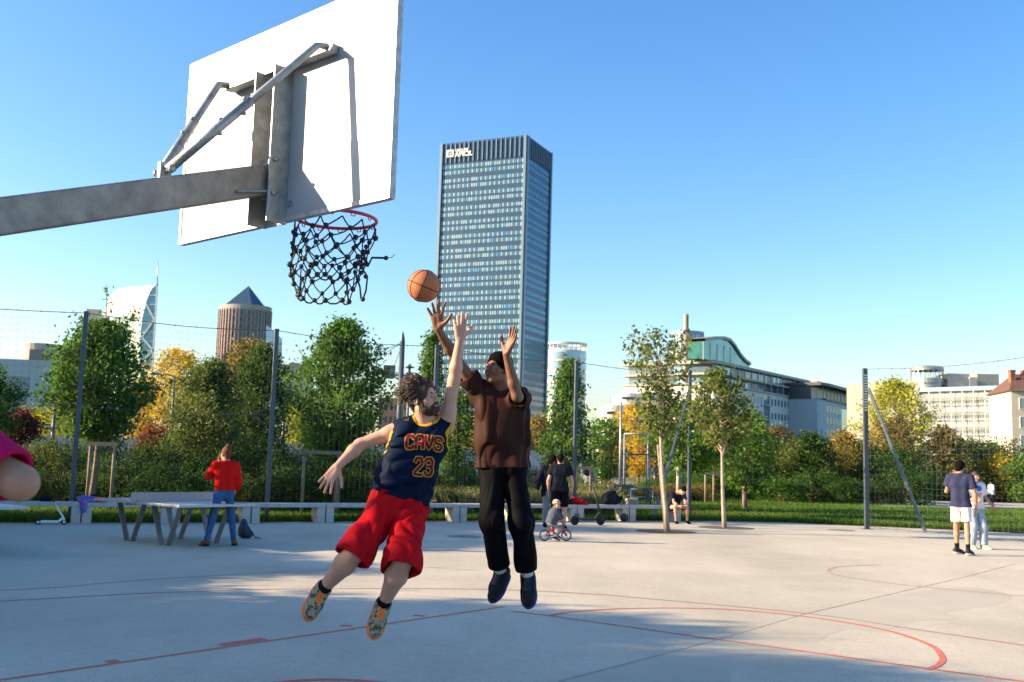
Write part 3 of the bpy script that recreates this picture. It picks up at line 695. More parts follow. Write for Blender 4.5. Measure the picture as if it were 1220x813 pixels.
    if S.get('beard'):
        B = Field(np.array(hc)-.16*hs, np.array(hc)+.16*hs, min(res, .006)); g = S['beard']
        B.ell(hc+(f*.034-u*.084)*hs, [(.052+g)*hs, (.060+g)*hs, (.036+g)*hs], A, .02)
        for x in (-1, 1): B.cap(hc+(l*x*.069+u*.022+f*.006)*hs, hc+(l*x*.046+f*.03-u*.075)*hs, .010*hs+g*.4, .020*hs+g*.5, .02)
        B.ell(hc+(f*.085-u*.002)*hs, [.060*hs, .058*hs, .042*hs], A, .01, 'sub'); B.ell(hc+(f*.112-u*.067)*hs, [.021*hs, .03*hs, .0105*hs], A, .005, 'sub')
        B.cap(hc+(-l*.026+f*.088-u*.060)*hs, hc+(f*.098-u*.050)*hs, .0055*hs, .0065*hs, .004); B.cap(hc+(l*.026+f*.088-u*.060)*hs, hc+(f*.098-u*.050)*hs, .0055*hs, .0065*hs, .004)
        B.noise(.004, wrinkle(9, 200)); vb, fb = B.extract(); np_mesh('beard', vb, fb, HAIR['beard'], root, base)
    # ---- clothes
    cr = max(res*.95, .005)
    def cf(keys, m): 
        ps = np.array([list(P[k]) for k in keys]); return ps.min(0)-m, ps.max(0)+m
    T = S.get('top'); top = None
    if T:
        lo2, hi2 = cf(['pelvis', 'neck', 'shL', 'shR', 'hipL', 'hipR']+(['elL', 'elR'] if T.get('sleeve', 0) > .1 else [])+(['wrL', 'wrR'] if T.get('sleeve', 0) > 1 else []), .25*s)
        F = Field(lo2, hi2, cr); o = T.get('o', .016); torso(F, o, .07, True, T.get('bel', 0)); sl = T.get('sleeve', 0)
        for q in 'RL':
            sh, el, wr = P['sh'+q], P['el'+q], P['wr'+q]; r0 = .060*thin+o*.8
            if sl > 0:
                e = min(1., sl+.25); F.cap(sh, sh.lerp(el, e), r0, r0*T.get('taper', .95)+.004, .03)
                if sl > 1: F.cap(el, el.lerp(wr, min(1, sl-1+.15)), r0*.92, .040*s+o*.5, .03)
        F.noise(T.get('wr', .005), wrinkle(T.get('seed', 1), T.get('fr', 24), (U*.8+Lf*.6).normalized() if T.get('diag') else U))
        F.shell(max(.014, cr*1.7))
        hem = P['pelvis']-U*T.get('hem', .05)*s+Fr*0; hd = (T.get('hemdir') or U)*-1
        F.cyl(hem, hem+hd*.35, T.get('hemr', .33)*s)
        nk = P['neck']+Fr*T.get('nf', .022)*s+U*.035*s
        F.cap(nk, nk+U*.12+Fr*.03, T.get('nr', .07)*s, T.get('nr', .07)*s+.01, .004, 'sub')
        cuts = []
        for q in 'RL':
            sh, el, wr = P['sh'+q], P['el'+q], P['wr'+q]
            if sl == 0:
                od = (P['sh'+q]-P['neck']).normalized(); c0 = sh+od*.055*s-U*.005; c1 = c0+od*.2
                cc = (c0-U*.06*s, c0+od*.12+(el-sh).normalized()*.03, .085*s); F.cap(cc[0]+od*.012, cc[1], cc[2], cc[2]+.02, .006, 'sub'); cuts.append((cc[0]+od*.012, cc[1], cc[2]))
            elif sl <= 1: p0 = sh.lerp(el, T.get('sl'+q, sl)); F.cyl(p0, p0+(el-sh).normalized()*.25*s, T.get('cr', .12)*s)
            else: p0 = el.lerp(wr, sl-1); F.cyl(p0, p0+(wr-el).normalized()*.2*s, .09*s)
        def tm(C):
            m = np.zeros(len(C), int)
            if T.get('trim'):
                dn = cap_d(C, nk, nk+U*.12+Fr*.03, T.get('nr', .07)*s, T.get('nr', .07)*s+.01); m[dn < .019] = 1
                for cc in cuts: m[cap_d(C, cc[0], cc[1], cc[2], cc[2]+.02) < .02] = 1
            return m
        Vt, Ft = F.extract(); top = np_mesh(T.get('name', 't_shirt'), Vt, Ft, [T['m']]+([T['trim']] if T.get('trim') else []), root, base, tm)
    Bt = S.get('bottom'); bot = None
    if Bt:
        L = Bt['len']; lo2, hi2 = cf(['pelvis', 'hipL', 'hipR', 'knL', 'knR']+(['anL', 'anR'] if L > 1 else []), .26*s)
        tot = None; o = Bt.get('o', .022)
        for q in 'RL':
            F = Field(lo2, hi2, cr); hp, kn, an = P['hip'+q], P['kn'+q], P['an'+q]
            o2 = min(o, .011); F.cap(P['hipR'], P['hipL'], .106*bw+o2, .106*bw+o2, .05); F.cap(P['pelvis']+U*.09*s-hL*.07*s, P['pelvis']+U*.09*s+hL*.07*s, .096*bw+o2, .096*bw+o2, .05)
            r0 = (.092*bw+o*.6); r1 = .060*s+o*Bt.get('flare', 1.2)
            if Bt.get('drape'):
                xt = hp+(kn-hp)*1.16; F.cap(hp, xt, r0, .080*s+o*Bt.get('flare', 1.2), .05); F.cap(kn, kn+(an-kn)*.25, .075*s+o, .08*s+o, .06)
            else: F.cap(hp, kn, r0, r1, .05)
            if Bt.get('drape'): pass
            elif L > 1: F.cap(kn, an, r1, .045*s+o*Bt.get('cuff', 1.), .05)
            elif L > .8: F.cap(kn, kn+(an-kn).normalized()*.15*s+(kn-hp).normalized()*.05, r1, r1, .05)
            F.noise(Bt.get('wr', .006), wrinkle(Bt.get('seed', 2)+(q == 'L'), Bt.get('fr', 20), ((kn-hp).normalized()+(an-kn).normalized()).normalized()))
            F.shell(max(.015, cr*1.7))
            if L <= 1 or Bt.get('drape'): ax = ((kn-hp).normalized()+(an-kn).normalized()*(.35 if Bt.get('drape') else 0)).normalized(); p0 = hp+ax*(kn-hp).length*L
            else: p0 = kn.lerp(an, L-1); ax = (an-kn).normalized()
            F.cyl(p0, p0+ax*.75*s, .34*s)
            wz = -(T or {}).get('hem', 0)+.022; F.cyl(P['pelvis']+U*wz*s, P['pelvis']+U*.4*s, .4*s)
            tot = F.F if tot is None else np.minimum(tot, F.F)
        F.F = tot; Vt, Ft = F.extract()
        def btm(C):
            m = np.zeros(len(C), int)
            if Bt.get('stripe'):
                for q, sg in (('R', -1), ('L', 1)):
                    a, b_ = np.array(P['hip'+q]), np.array(P['kn'+q]); n = (b_-a)/np.linalg.norm(b_-a); D = C-a; t = D@n; D2 = D-t[:, None]*n; od = np.array(hL*sg-Fr*.15); od = od-n*(od@n); od /= np.linalg.norm(od); fd = np.cross(n, od)
                    lat = D2@od; z = D2@fd; m[(lat > .03) & (np.abs(z) < .024)] = 1; m[(lat > .03) & (np.abs(z) < .008)] = 0
            return m
        bot = np_mesh(Bt.get('name', 'trousers'), Vt, Ft, [Bt['m']]+([Bt['stripe']] if Bt.get('stripe') else []), root, base, btm)
    if S.get('shoes'):
        sh_ = S['shoes']
        for q in 'RL':
            kn, an, toe = P['kn'+q], P['an'+q], P['toe'+q]; shin = (an-kn).normalized(); fd = (toe-an).normalized()
            if 'foot' in S: fd = S['foot'][q].normalized()
            fu = (-shin)-fd*(-shin).dot(fd); fu = fu.normalized(); sd = fd.cross(fu); heel = an-fu*.065*s-fd*.045*s
            F = Field(np.array(an)-.36*s, np.array(an)+.36*s, max(.005, res*.7)); A = (sd, fd, fu)
            F.cap(heel+fu*.042*s, heel+fd*.15*s+fu*.038*s, .044*s, .049*s, .02); F.cap(heel+fd*.15*s+fu*.034*s, heel+fd*.215*s+fu*.030*s, .050*s, .040*s, .02)
            F.cap(an+fu*.0-fd*.005, heel+fd*.14*s+fu*.045*s, .048*s, .044*s, .03)
            if sh_.get('high', 1): F.cap(an-shin*.02*s, an, .050*s, .048*s, .02)
            F.ell(heel+fd*.10*s-fu*.01*s, [.2*s, .3*s, .010*s], A, .004, 'sub')
            F.noise(.0015, wrinkle(4, 60))
            F.shell(max(.008, res)); top_ = an-shin*.032*s; F.cyl(top_, top_-shin*.2, .12)
            def sm(C, an=an, heel=heel, fd=fd, fu=fu, sd=sd):
                D = (C-np.array(heel))/s; a = D@np.array(fd); b_ = D@np.array(fu); c_ = D@np.array(sd); m = np.zeros(len(C), int)
                m[(np.abs(c_) < .021) & (a > .07) & (a < .165) & (b_ > .055)] = 1; return m
            Vt, Ft = F.extract(); so_ = np_mesh('shoe', Vt, Ft, [sh_['m'], sh_.get('lace', sh_['m'])], root, base, sm)
            F = Field(np.array(an)-.36*s, np.array(an)+.36*s, max(.005, res*.7))
            F.ell(heel+fd*.035*s+fu*.004*s, [.051*s, .062*s, .021*s], A, .03); F.ell(heel+fd*.160*s+fu*.004*s, [.060*s, .100*s, .020*s], A, .03); F.ell(heel+fd*.1*s+fu*.004*s, [.046*s, .1*s, .020*s], A, .03)
            Vt, Ft = F.extract(); np_mesh('sole', Vt, Ft, sh_['sole'], so_, base)
            if S.get('sock'):
                F = Field(np.array(an)-.25*s, np.array(an)+.25*s, max(.005, res*.7)); F.cap(an, an-shin*S['sock'][1]*s, .041*s, .044*s, .01); F.cap(an, an.lerp(heel+fd*.14*s+fu*.03*s, .2), .040*s, .034*s, .01); F.shell(.009); t_ = an-shin*(S['sock'][1])*s; F.cyl(t_, t_-shin*.1, .1)
                Vt, Ft = F.extract(); np_mesh('sock', Vt, Ft, S['sock'][0], root, base)
    return root, body, top, bot, dict(U=U, Lf=Lf, Fr=Fr, tp=tp, P=P, base=base, u=u, f=f, l=l, hs=hs)
def cap_d(C, a, b, ra, rb):
    a = np.array(a, float); b = np.array(b, float); ba = b-a; t = np.clip((C-a)@ba/(ba@ba), 0, 1); return np.linalg.norm(C-a-t[:, None]*ba, axis=1)-(ra+(rb-ra)*t)
def stand(base, yaw, h=1.75, **ov):
    """standing pose; yaw: heading angle of the face (0 = +X); ov: joint offsets (forward, left, up) as fractions of height"""
    base = Vector(base); f = V3(math.cos(yaw), math.sin(yaw), 0); l = V3(-f.y, f.x, 0)
    D = dict(pelvis=(0, 0, .53), neck=(-.005, 0, .835), head=(.012, 0, .925), shL=(0, .103, .81), shR=(0, -.103, .81), elL=(-.02, .135, .635), elR=(-.02, -.135, .635), wrL=(.02, .145, .49), wrR=(.02, -.145, .49), hipL=(0, .052, .515), hipR=(0, -.052, .515), knL=(.01, .06, .28), knR=(.01, -.06, .28), anL=(-.01, .065, .045), anR=(-.01, -.065, .045), toeL=(.09, .085, .03), toeR=(.09, -.085, .03))
    D.update({k: v for k, v in ov.items() if k in D})
    J = {k: base+(f*v[0]+l*v[1]+Z*v[2])*h for k, v in D.items()}
    hu = ov.get('headup', (0, 0, 1)); fc = ov.get('face', (1, 0, 0)); J['headup'] = f*hu[0]+l*hu[1]+Z*hu[2]; J['face'] = f*fc[0]+l*fc[1]+Z*fc[2]
    return J, f, l
# ---- player in the navy jersey
YA = 6.55
def A_(x, y, dy=0): return atY(x, y, YA+dy)
J = dict(pelvis=A_(474, 597), neck=A_(506, 501, .02), head=A_(504, 474, -.03), shR=A_(480, 511, .03), shL=A_(531, 508, .05), elR=A_(429, 530, .0), wrR=A_(402, 556, -.12), elL=A_(541, 453, .02), wrL=A_(548, 405, -.03),
         hipR=A_(460, 603, -.02), hipL=A_(489, 605, .02), knR=A_(424, 657, -.24), anR=A_(384, 703, 0), knL=A_(480, 668, -.27), anL=A_(456, 722, -.02), toeR=A_(371, 742, -.1), toeL=A_(447, 770, -.12),
         face=V3(.80, -.52, .26), headup=V3(-.22, -.05, 1), look=V3(.75, -.25, .62))
for a_, b_ in (('shR', 'elR'), ('elR', 'wrR'), ('shL', 'elL'), ('elL', 'wrL'), ('hipR', 'knR'), ('knR', 'anR'), ('hipL', 'knL'), ('knL', 'anL'), ('pelvis', 'neck'), ('neck', 'head')): print('A', a_, b_, round((J[a_]-J[b_]).length, 3))
NAVY = cloth('navy mesh jersey', (.0035, .010, .032), .35, 55, .6); YEL = cloth('gold trim', (.62, .33, .02), .3, 60, .6); MAR = cloth('maroon lettering', (.19, .008, .035), .3, 60, .5)
RED = cloth('red shorts fabric', (.50, .006, .011), .35, 22, .65); PURP = cloth('dark purple stripe', (.06, .012, .07), .3, 40)
BLKSOCK = cloth('black sock', (.012, .012, .014), .4, 80); CAMO = mat('camouflage shoe knit', (.34, .29, .19), .8, 0, 0, 30, .3, 80, c2=(.06, .065, .04)); ORG = mat('orange rubber sole', (.85, .18, .02), .5, 0, .08, 20)
camo_r = CAMO.node_tree.nodes['Color Ramp'] if 'Color Ramp' in CAMO.node_tree.nodes else [n for n in CAMO.node_tree.nodes if n.type == 'VALTORGB'][0]
camo_r.color_ramp.elements[0].position = .44; camo_r.color_ramp.elements[1].position = .52; [n for n in CAMO.node_tree.nodes if n.type == 'TEX_NOISE'][0].inputs['Scale'].default_value = 34
S = dict(skin='fair', hair='brown', hairstyle='shaggy', flow=V3(-.85, .15, .0), beard=.007, build=.90, ground=0, thin=.97, leg=1.22,
         handR=dict(d=V3(-.50, -.25, -.83), n=V3(.2, 1, -.2), spread=.42, curl=(.10, .12, .15, .18), thumb=.85, s=1.02), handL=dict(d=V3(-.02, -.1, 1), n=V3(-.15, 1, -.1), spread=.20, curl=(.05, .12, .30, .38), thumb=.75, s=1.02),
         top=dict(m=NAVY, trim=YEL, o=.020, hem=-.025, wr=.018, seed=5, fr=34, nr=.072, nf=.03, name='jersey', bel=.012, diag=1),
         bottom=dict(m=RED, stripe=PURP, o=.026, len=1.08, drape=1, flare=1.1, wr=.021, seed=8, fr=36, name='shorts'),
         sock=(BLKSOCK, .145), shoes=dict(m=CAMO, sole=ORG, lace=ORG, high=1), foot=dict(R=V3(-.20, -.70, -.68), L=V3(-.12, -.68, -.72)))
ra, bodyA, topA, botA, IA = person('bearded player with raised arm in navy basketball jersey and red shorts, leaping', J, S, .005)
# lettering projected on the jersey
LET = {'C': [[(1, .80), (.82, 1), (.22, 1), (0, .8), (0, .2), (.22, 0), (.82, 0), (1, .2)]], 'A': [[(0, 0), (0, .78), (.2, 1), (.8, 1), (1, .78), (1, 0)], [(0, .42), (1, .42)]], 'V': [[(0, 1), (.06, .6), (.5, 0), (.94, .6), (1, 1)]],
       'S': [[(1, .8), (.8, 1), (.2, 1), (0, .82), (0, .64), (.15, .52), (.85, .48), (1, .36), (1, .18), (.8, 0), (.2, 0), (0, .2)]],
       '2': [[(0, .78), (.2, 1), (.8, 1), (1, .8), (1, .62), (0, .14), (0, 0), (1, 0)]], '3': [[(0, .82), (.2, 1), (.8, 1), (1, .84), (1, .62), (.82, .52), (.35, .52)], [(.82, .52), (1, .4), (1, .18), (.8, 0), (.2, 0), (0, .18)]]}
dg = None
def bvh_of(o):
    m = world_mat(o); me = o.data; return BVHTree.FromPolygons([m @ v.co for v in me.vertices], [tuple(p.vertices) for p in me.polygons])
bv = bvh_of(topA)
def ribbons(text, org, ux, uy, wch, hch, gap, wd, off, m, name, parent, dirn, bvh, arch=0.):
    b = MB(org); n = len(text); tot = n*wch+(n-1)*gap; mn = 1e9
    for ci, ch in enumerate(text):
        for st in LET[ch]:
            P2 = [(ci*(wch+gap)-tot/2+p[0]*wch, p[1]*hch+arch*(((ci+p[0]*.8+.1)/n-.5)**2)) for p in st]
            dense = []
            for i in range(len(P2)-1):
                k = max(1, int(math.dist(P2[i], P2[i+1])/.008))
                for j in range(k): dense.append((P2[i][0]+(P2[i+1][0]-P2[i][0])*j/k, P2[i][1]+(P2[i+1][1]-P2[i][1])*j/k))
            dense.append(P2[-1])
            # extend ends a little
            vs = []
            for i, p in enumerate(dense):
                a = dense[max(i-1, 0)]; c = dense[min(i+1, len(dense)-1)]; dx, dy = c[0]-a[0], c[1]-a[1]; L = math.hypot(dx, dy) or 1; dx /= L; dy /= L
                e = 0
                if i == 0: e = -wd*.35
                if i == len(dense)-1: e = wd*.35
                for sg in (-1, 0, 1):
                    q = (p[0]+dx*e-dy*sg*wd/2, p[1]+dy*e+dx*sg*wd/2)
                    w3 = org+ux*q[0]+uy*q[1]; hit = bvh.ray_cast(w3-dirn*.5, dirn, 1.)
                    vs.append((hit[0] if hit[0] else w3)-dirn*off)
            fs = []
            for i in range(len(dense)-1): fs += [(3*i, 3*i+1, 3*i+4, 3*i+3), (3*i+1, 3*i+2, 3*i+5, 3*i+4)]
            b.add(vs, fs, 0, True)
    return b.build(name, m, parent)
dr = -IA['Fr']; UX = IA['Lf']; UY = IA['U']
def onj(x, y): o = Vector(CO); d = Vector(ray(x, y)).normalized(); h = bv.ray_cast(o, d, 20); return h[0] if h[0] else atY(x, y, YA-.1)
c1 = onj(505, 534.5); c2 = onj(504, 566); vd = Vector(ray(505, 540)).normalized()
ex = (onj(520, 536)-onj(491, 534.5)).normalized(); ux = (Vector(RT)*.997+Vector(UP)*-.07).normalized(); uy = (Vector(RT)*.07+Vector(UP)*1).normalized(); ux2 = ux; 
for (tx, og, wc, hc_, gp) in (('CAVS', c1, .044, .080, .0165), ('23', c2, .044, .105, .020)):
    ribbons(tx, og, ux, uy, wc, hc_, gp, .028, .003, YEL, 'lettering_outline', topA, vd, bv, -.03 if tx == 'CAVS' else 0)
    ribbons(tx, og, ux, uy, wc, hc_, gp, .0165, .0055, MAR, 'lettering', topA, vd, bv, -.03 if tx == 'CAVS' else 0)
g = onj(484, 501.5); b = MB(g)
for i, hgt in enumerate((.010, .016, .022)):
    o = g+ux*(i-1)*.011-vd*.004; b.add([o-ux*.005, o+ux*.005, o+ux*.003+uy*hgt, o-ux*.004+uy*hgt*.8], [(0, 1, 2, 3)])
b.build('maker_mark', YEL, topA)
g = onj(517, 596.5); b = MB(g); b.frame_box(g-vd*.0, ux*.018, uy*.008, vd*.006); b.build('hem_tag', YEL, topA)
# ---- player in brown
YB = 7.2
def B_(x, y, dy=0): return atY(x, y, YB+dy)
J = dict(pelvis=B_(599, 549), neck=B_(598, 465), head=B_(594, 440, -.03), shR=B_(572, 470, .0), shL=B_(619, 475, .04), elR=B_(542, 425, -.12), wrR=B_(522, 393, -.25), elL=B_(616, 472, -.24), wrL=B_(603, 422, -.30),
         hipR=B_(587, 556, 0), hipL=B_(610, 556, 0), knR=B_(586, 622, -.14), anR=B_(597, 684, .08), knL=B_(621, 624, -.14), anL=B_(629, 689, .04), toeR=B_(586, 722, -.1), toeL=B_(629, 728, -.12),
         face=V3(-.64, -.70, .26), headup=V3(.12, .12, 1), look=V3(-.6, -.4, .6))
for a_, b_ in (('shR', 'elR'), ('elR', 'wrR'), ('shL', 'elL'), ('elL', 'wrL'), ('hipR', 'knR'), ('knR', 'anR'), ('hipL', 'knL'), ('knL', 'anL'), ('pelvis', 'neck'), ('neck', 'head')): print('B', a_, b_, round((J[a_]-J[b_]).length, 3))
BRN = cloth('brown jersey fabric', (.042, .017, .012), .3, 26, .55); BLK = cloth('black tracksuit', (.004, .004, .005), .4, 24, .7); WHS = cloth('white sock', (.6, .6, .66), .3, 60)
BSH = mat('black blue shoe', (.006, .007, .010), .85, 0, .5, 30, .2, 80); BLUE = mat('blue rubber', (.012, .03, .20), .45, 0, .1, 20)
S = dict(skin='dark', hair='black', hairstyle='fade', build=.84, thin=.93,
         handR=dict(d=V3(-.12, -.15, 1), n=V3(-.15, -1, .1), spread=.42, curl=(.04, .05, .08, .10), thumb=.95, s=1.12), handL=dict(d=V3(.35, -.12, .93), n=V3(-.8, -.6, .1), spread=.22, curl=(.10, .08, .10, .12), thumb=.7, s=1.08),
         top=dict(m=BRN, o=.020, sleeve=.50, slL=.62, cr=.105, hem=.05, wr=.022, seed=3, fr=26, nr=.068, nf=.03, name='shirt', bel=.018, taper=1.0, diag=1),
         bottom=dict(m=BLK, o=.018, len=1.82, flare=1.0, cuff=1.7, wr=.014, seed=4, fr=24, name='trousers'),
         sock=(WHS, .085), shoes=dict(m=BSH, sole=BLUE, lace=M['black'], high=1), foot=dict(R=V3(-.36, -.62, -.70), L=V3(.0, -.66, -.75)))
rb, bodyB, topB, botB, IB = person('jumping player in brown shirt and black trousers with both hands up', J, S, .005)
# ------------------------------------------------------------------ vegetation
def leaves_mesh(C, T, size, name, aspect=.5, seed=1, up=0.):
    """C (n,3) centres, T (n) tint; one folded leaf per centre"""
    r = np.random.RandomState(seed); n = len(C)
    a = r.randn(n, 3); a /= np.linalg.norm(a, axis=1)[:, None]; h = r.randn(n, 3); h[:, 2] += up; b = np.cross(a, h); b /= np.linalg.norm(b, axis=1)[:, None]; nn = np.cross(a, b)
    s = size*(.6+.8*r.rand(n))[:, None]
    V = np.stack([C-a*s*.5, C+b*s*aspect*.5+nn*s*.08, C+a*s*.55, C-b*s*aspect*.5+nn*s*.08], 1).reshape(-1, 3)
    F = np.arange(n*4).reshape(-1, 4)
    me = bpy.data.meshes.new(name); me.vertices.add(len(V)); me.vertices.foreach_set('co', V.ravel().astype(np.float32))
    me.loops.add(n*4); me.loops.foreach_set('vertex_index', F.ravel().astype(np.int32)); me.polygons.add(n); me.polygons.foreach_set('loop_start', np.arange(n, dtype=np.int32)*4)
    at = me.attributes.new('tint', 'FLOAT', 'POINT'); at.data.foreach_set('value', np.repeat(np.clip(T, 0, 1), 4).astype(np.float32))
    me.update(calc_edges=True); return me
LM = dict(green=leafmat('green leaves', (.032, .085, .014), (.14, .27, .04)), bright=leafmat('bright green leaves', (.04, .12, .014), (.16, .30, .035)), olive=leafmat('olive leaves', (.045, .075, .016), (.18, .23, .05)),
          yellow=leafmat('yellow autumn leaves', (.30, .26, .02), (.80, .52, .03)), ygreen=leafmat('yellow green leaves', (.12, .17, .015), (.52, .50, .04)), red=leafmat('red autumn leaves', (.09, .018, .014), (.28, .06, .03)), maroon=leafmat('maroon leaves', (.035, .010, .012), (.14, .03, .03)),
          dark=leafmat('dark evergreen leaves', (.022, .056, .014), (.09, .165, .032)), brown=leafmat('brown autumn leaves', (.07, .068, .02), (.25, .19, .06)), gold=leafmat('gold olive leaves', (.08, .08, .02), (.40, .29, .07)), grass=leafmat('grass blades', (.035, .085, .012), (.13, .21, .03)), dry=leafmat('dry tall grass', (.10, .12, .03), (.34, .32, .13)))
PROF = dict(oval=lambda t: math.sin(math.pi*min(1, .12+.88*t))**.6, cone=lambda t: (1-t)**.75*.95+.08 if t > .12 else .5+4*t, egg=lambda t: (math.sin(math.pi*(t**.75)))**.7+.05, vase=lambda t: .25+.85*t**.8 if t < .8 else .93-1.6*(t-.8), round=lambda t: math.sqrt(max(.02, 1-(2*t-1)**2)))
def make_tree(base, H, zc, Rc, prof='egg', nb=46, twig=5, lpt=26, leaf=.10, sig=.16, r0=.09, seed=1, shoots=0, lean=(0, 0), rise=.55, bark='bark'):
    """returns (trunk MB, leaf centres, tint) in local coordinates; H total height, zc crown base"""
    r = random.Random(seed); nr = np.random.RandomState(seed); mb = MB(); C = []; T = []
    def tx(z): return Vector((lean[0]*z/H+.04*math.sin(z*1.3+seed), lean[1]*z/H+.04*math.cos(z*1.1+seed), z))
    top = H*.97
    mb.tube([tx(top*i/9) for i in range(10)], [r0*(1.25 if i == 0 else 1)*(1-.9*(i/9)**1.1)+.006 for i in range(10)], 8)
    pf = PROF[prof]
    for i in range(nb):
        t = (i+r.random())/nb; z = zc+(H-zc)*t*.96; az = i*2.4+r.uniform(-.5, .5); L = Rc*pf(t)*r.choice((.62, .8, .95, 1.0, 1.12)); e = rise*r.uniform(.5, 1.4)*(1 if prof != 'cone' else .55+t)
        start = tx(max(zc*.85, z-L*e*.7)); d = Vector((math.cos(az), math.sin(az), 0)); end = start+d*L+Z*(L*e)
        if end.z > H: end.z = H
        m1 = start.lerp(end, .5)+Vector((r.uniform(-.1, .1)*L, r.uniform(-.1, .1)*L, .06*L)); rb = r0*.35*(1-.6*t)
        pts = [start, start.lerp(m1, .5), m1, m1.lerp(end, .5)+Z*.02*L, end]; mb.tube(pts, [rb, rb*.8, rb*.6, rb*.4, .004], 5, caps=False)
        ct = r.uniform(.15, .85)
        for k in range(twig):
            f = .35+.65*(k+r.random())/twig; q = pts[int(f*3.99)].lerp(pts[min(4, int(f*3.99)+1)], f*4-int(f*3.99))
            tl = L*r.uniform(.18, .42)*(1.15-f*.5)+.05; td = (d*r.uniform(-.2, 1)+Vector((r.uniform(-1, 1), r.uniform(-1, 1), r.uniform(-.3, .9)))).normalized(); qe = q+td*tl; mb.tube([q, q.lerp(qe, .5)+Z*.02, qe], [rb*.35+.002, rb*.25+.002, .002], 4, caps=False)
            n = max(3, int(lpt*(.5+r.random()))); u = nr.rand(n)**.7; P = np.array(q)+(np.array(qe)-np.array(q))*u[:, None]+nr.randn(n, 3)*sig*[1, 1, .8]
            C.append(P); T.append(np.clip(ct+nr.randn(n)*.2+.12*(k/twig), 0, 1))
    for i in range(shoots):
        a = r.uniform(0, 6.28); s0 = tx(H*.9); e_ = s0+Vector((math.cos(a)*.9*(i > 0), math.sin(a)*.4*(i > 0), H*(.30 if i == 0 else .16)*r.uniform(.8, 1)))
        mb.tube([s0, s0.lerp(e_, .5)+Vector((.05, 0, 0)), e_], [.02, .014, .006], 5)
        for j in range(6):
            c = s0.lerp(e_, .25+.75*j/5); n = 9; C.append(np.array(c)+nr.randn(n, 3)*.10); T.append(nr.rand(n)*.6+.2)
    C = np.concatenate(C); T = np.concatenate(T); C[:, 2] = np.maximum(C[:, 2], .05); return mb, C, T
def tree(name, label, x, ytop, ybot, wpx, Y, col_, prof='egg', gpx=None, cat='tree', group=None, stake=False, **kw):
    seed = kw.get('seed', int(x*7+Y) % 997); kw['seed'] = seed
    top = atY(x, ytop, Y); H = top.z; zc = max(.15, atY(x, ybot, Y).z); Rc = wpx*Y/1200/2; base = Vector((top.x, Y, 0))
    if gpx: g = atZ(*gpx); kw['lean'] = (top.x-g.x, 0); base = g
    leaf = kw.pop('leaf', .10); asp = kw.pop('aspect', .55); barkm = M[kw.pop('barkm', 'bark')]
    mb, C, T = make_tree(base, H, zc, Rc, prof, **kw); me = mb.mesh('trunk'); t = empty(name, base, label, cat, group)
    tr = linkmesh('trunk', me, barkm, t); cr = linkmesh('crown', leaves_mesh(C, T, leaf, 'crown', asp, seed), LM[col_], t); return t
# ---- near and middle trees
tree('young_tree', 'tall dense green tree in a wooden stake frame, beside the leftmost fence post', 126, 384, 522, 112, 28.5, 'green', 'egg', nb=80, twig=6, lpt=34, leaf=.12, sig=.17, shoots=5, r0=.10)
tree('small_tree', 'small dark red leaved tree at the left edge behind the bench', 26, 492, 530, 56, 40, 'maroon', 'round', nb=34, twig=4, lpt=30, leaf=.11, sig=.15, r0=.05)
tree('young_tree', 'dark green tree cut by the left frame edge above the pink sleeve', -10, 438, 520, 70, 34, 'green', 'oval', nb=44, lpt=30, leaf=.12, sig=.17)
tree('young_tree', 'dense olive green tree behind the woman in red, below the round brown tower', 250, 428, 585, 88, 34, 'olive', 'oval', nb=90, twig=5, lpt=36, leaf=.11, sig=.2)
tree('young_tree', 'dark green tree with yellowing top beside the second fence post, right of the brown tower', 314, 412, 560, 74, 37, 'dark', 'oval', nb=70, lpt=30, leaf=.13, sig=.2)
tree('young_tree', 'tall loose green tree in a stake frame, left of the bearded player', 410, 381, 548, 112, 29.5, 'green', 'egg', nb=84, twig=6, lpt=32, leaf=.12, sig=.15, r0=.09, shoots=0)
tree('young_tree', 'slim dark green tree showing between the raised arms, before the glass tower', 516, 394, 530, 44, 38, 'green', 'cone', nb=50, lpt=22, leaf=.13, sig=.14, r0=.06)
tree('young_tree', 'low green tree behind the chests of the two players', 545, 462, 575, 62, 40, 'green', 'oval', nb=50, lpt=24, leaf=.13, sig=.2)
tree('young_tree', 'conical green tree right of the player in brown, by the fourth fence post', 677, 428, 562, 66, 37, 'green', 'cone', nb=64, lpt=26, leaf=.13, sig=.15)
tree('young_tree', 'thin staked tree with sparse olive leaves growing in the first tree pit', 790, 390, 515, 96, 23.8, 'olive', 'vase', gpx=(794, 633.5), nb=42, twig=6, lpt=9, leaf=.115, sig=.09, r0=.05, rise=1.3, barkm='palebark')
tree('young_tree', 'thin sparse tree growing in the second tree pit, before the curved roof building', 866, 436, 530, 82, 25.6, 'olive', 'oval', gpx=(865, 629), nb=42, twig=6, lpt=12, leaf=.115, sig=.10, r0=.05, rise=.8, barkm='palebark')
tree('young_tree', 'bright green spreading tree between the two tree pit trees', 822, 484, 556, 112, 34, 'bright', 'round', nb=60, lpt=26, leaf=.13, sig=.18)
tree('young_tree', 'green tree right behind the second pit tree, above the wooden frame', 888, 492, 580, 70, 40, 'green', 'oval', nb=46, lpt=24, leaf=.13, sig=.2)
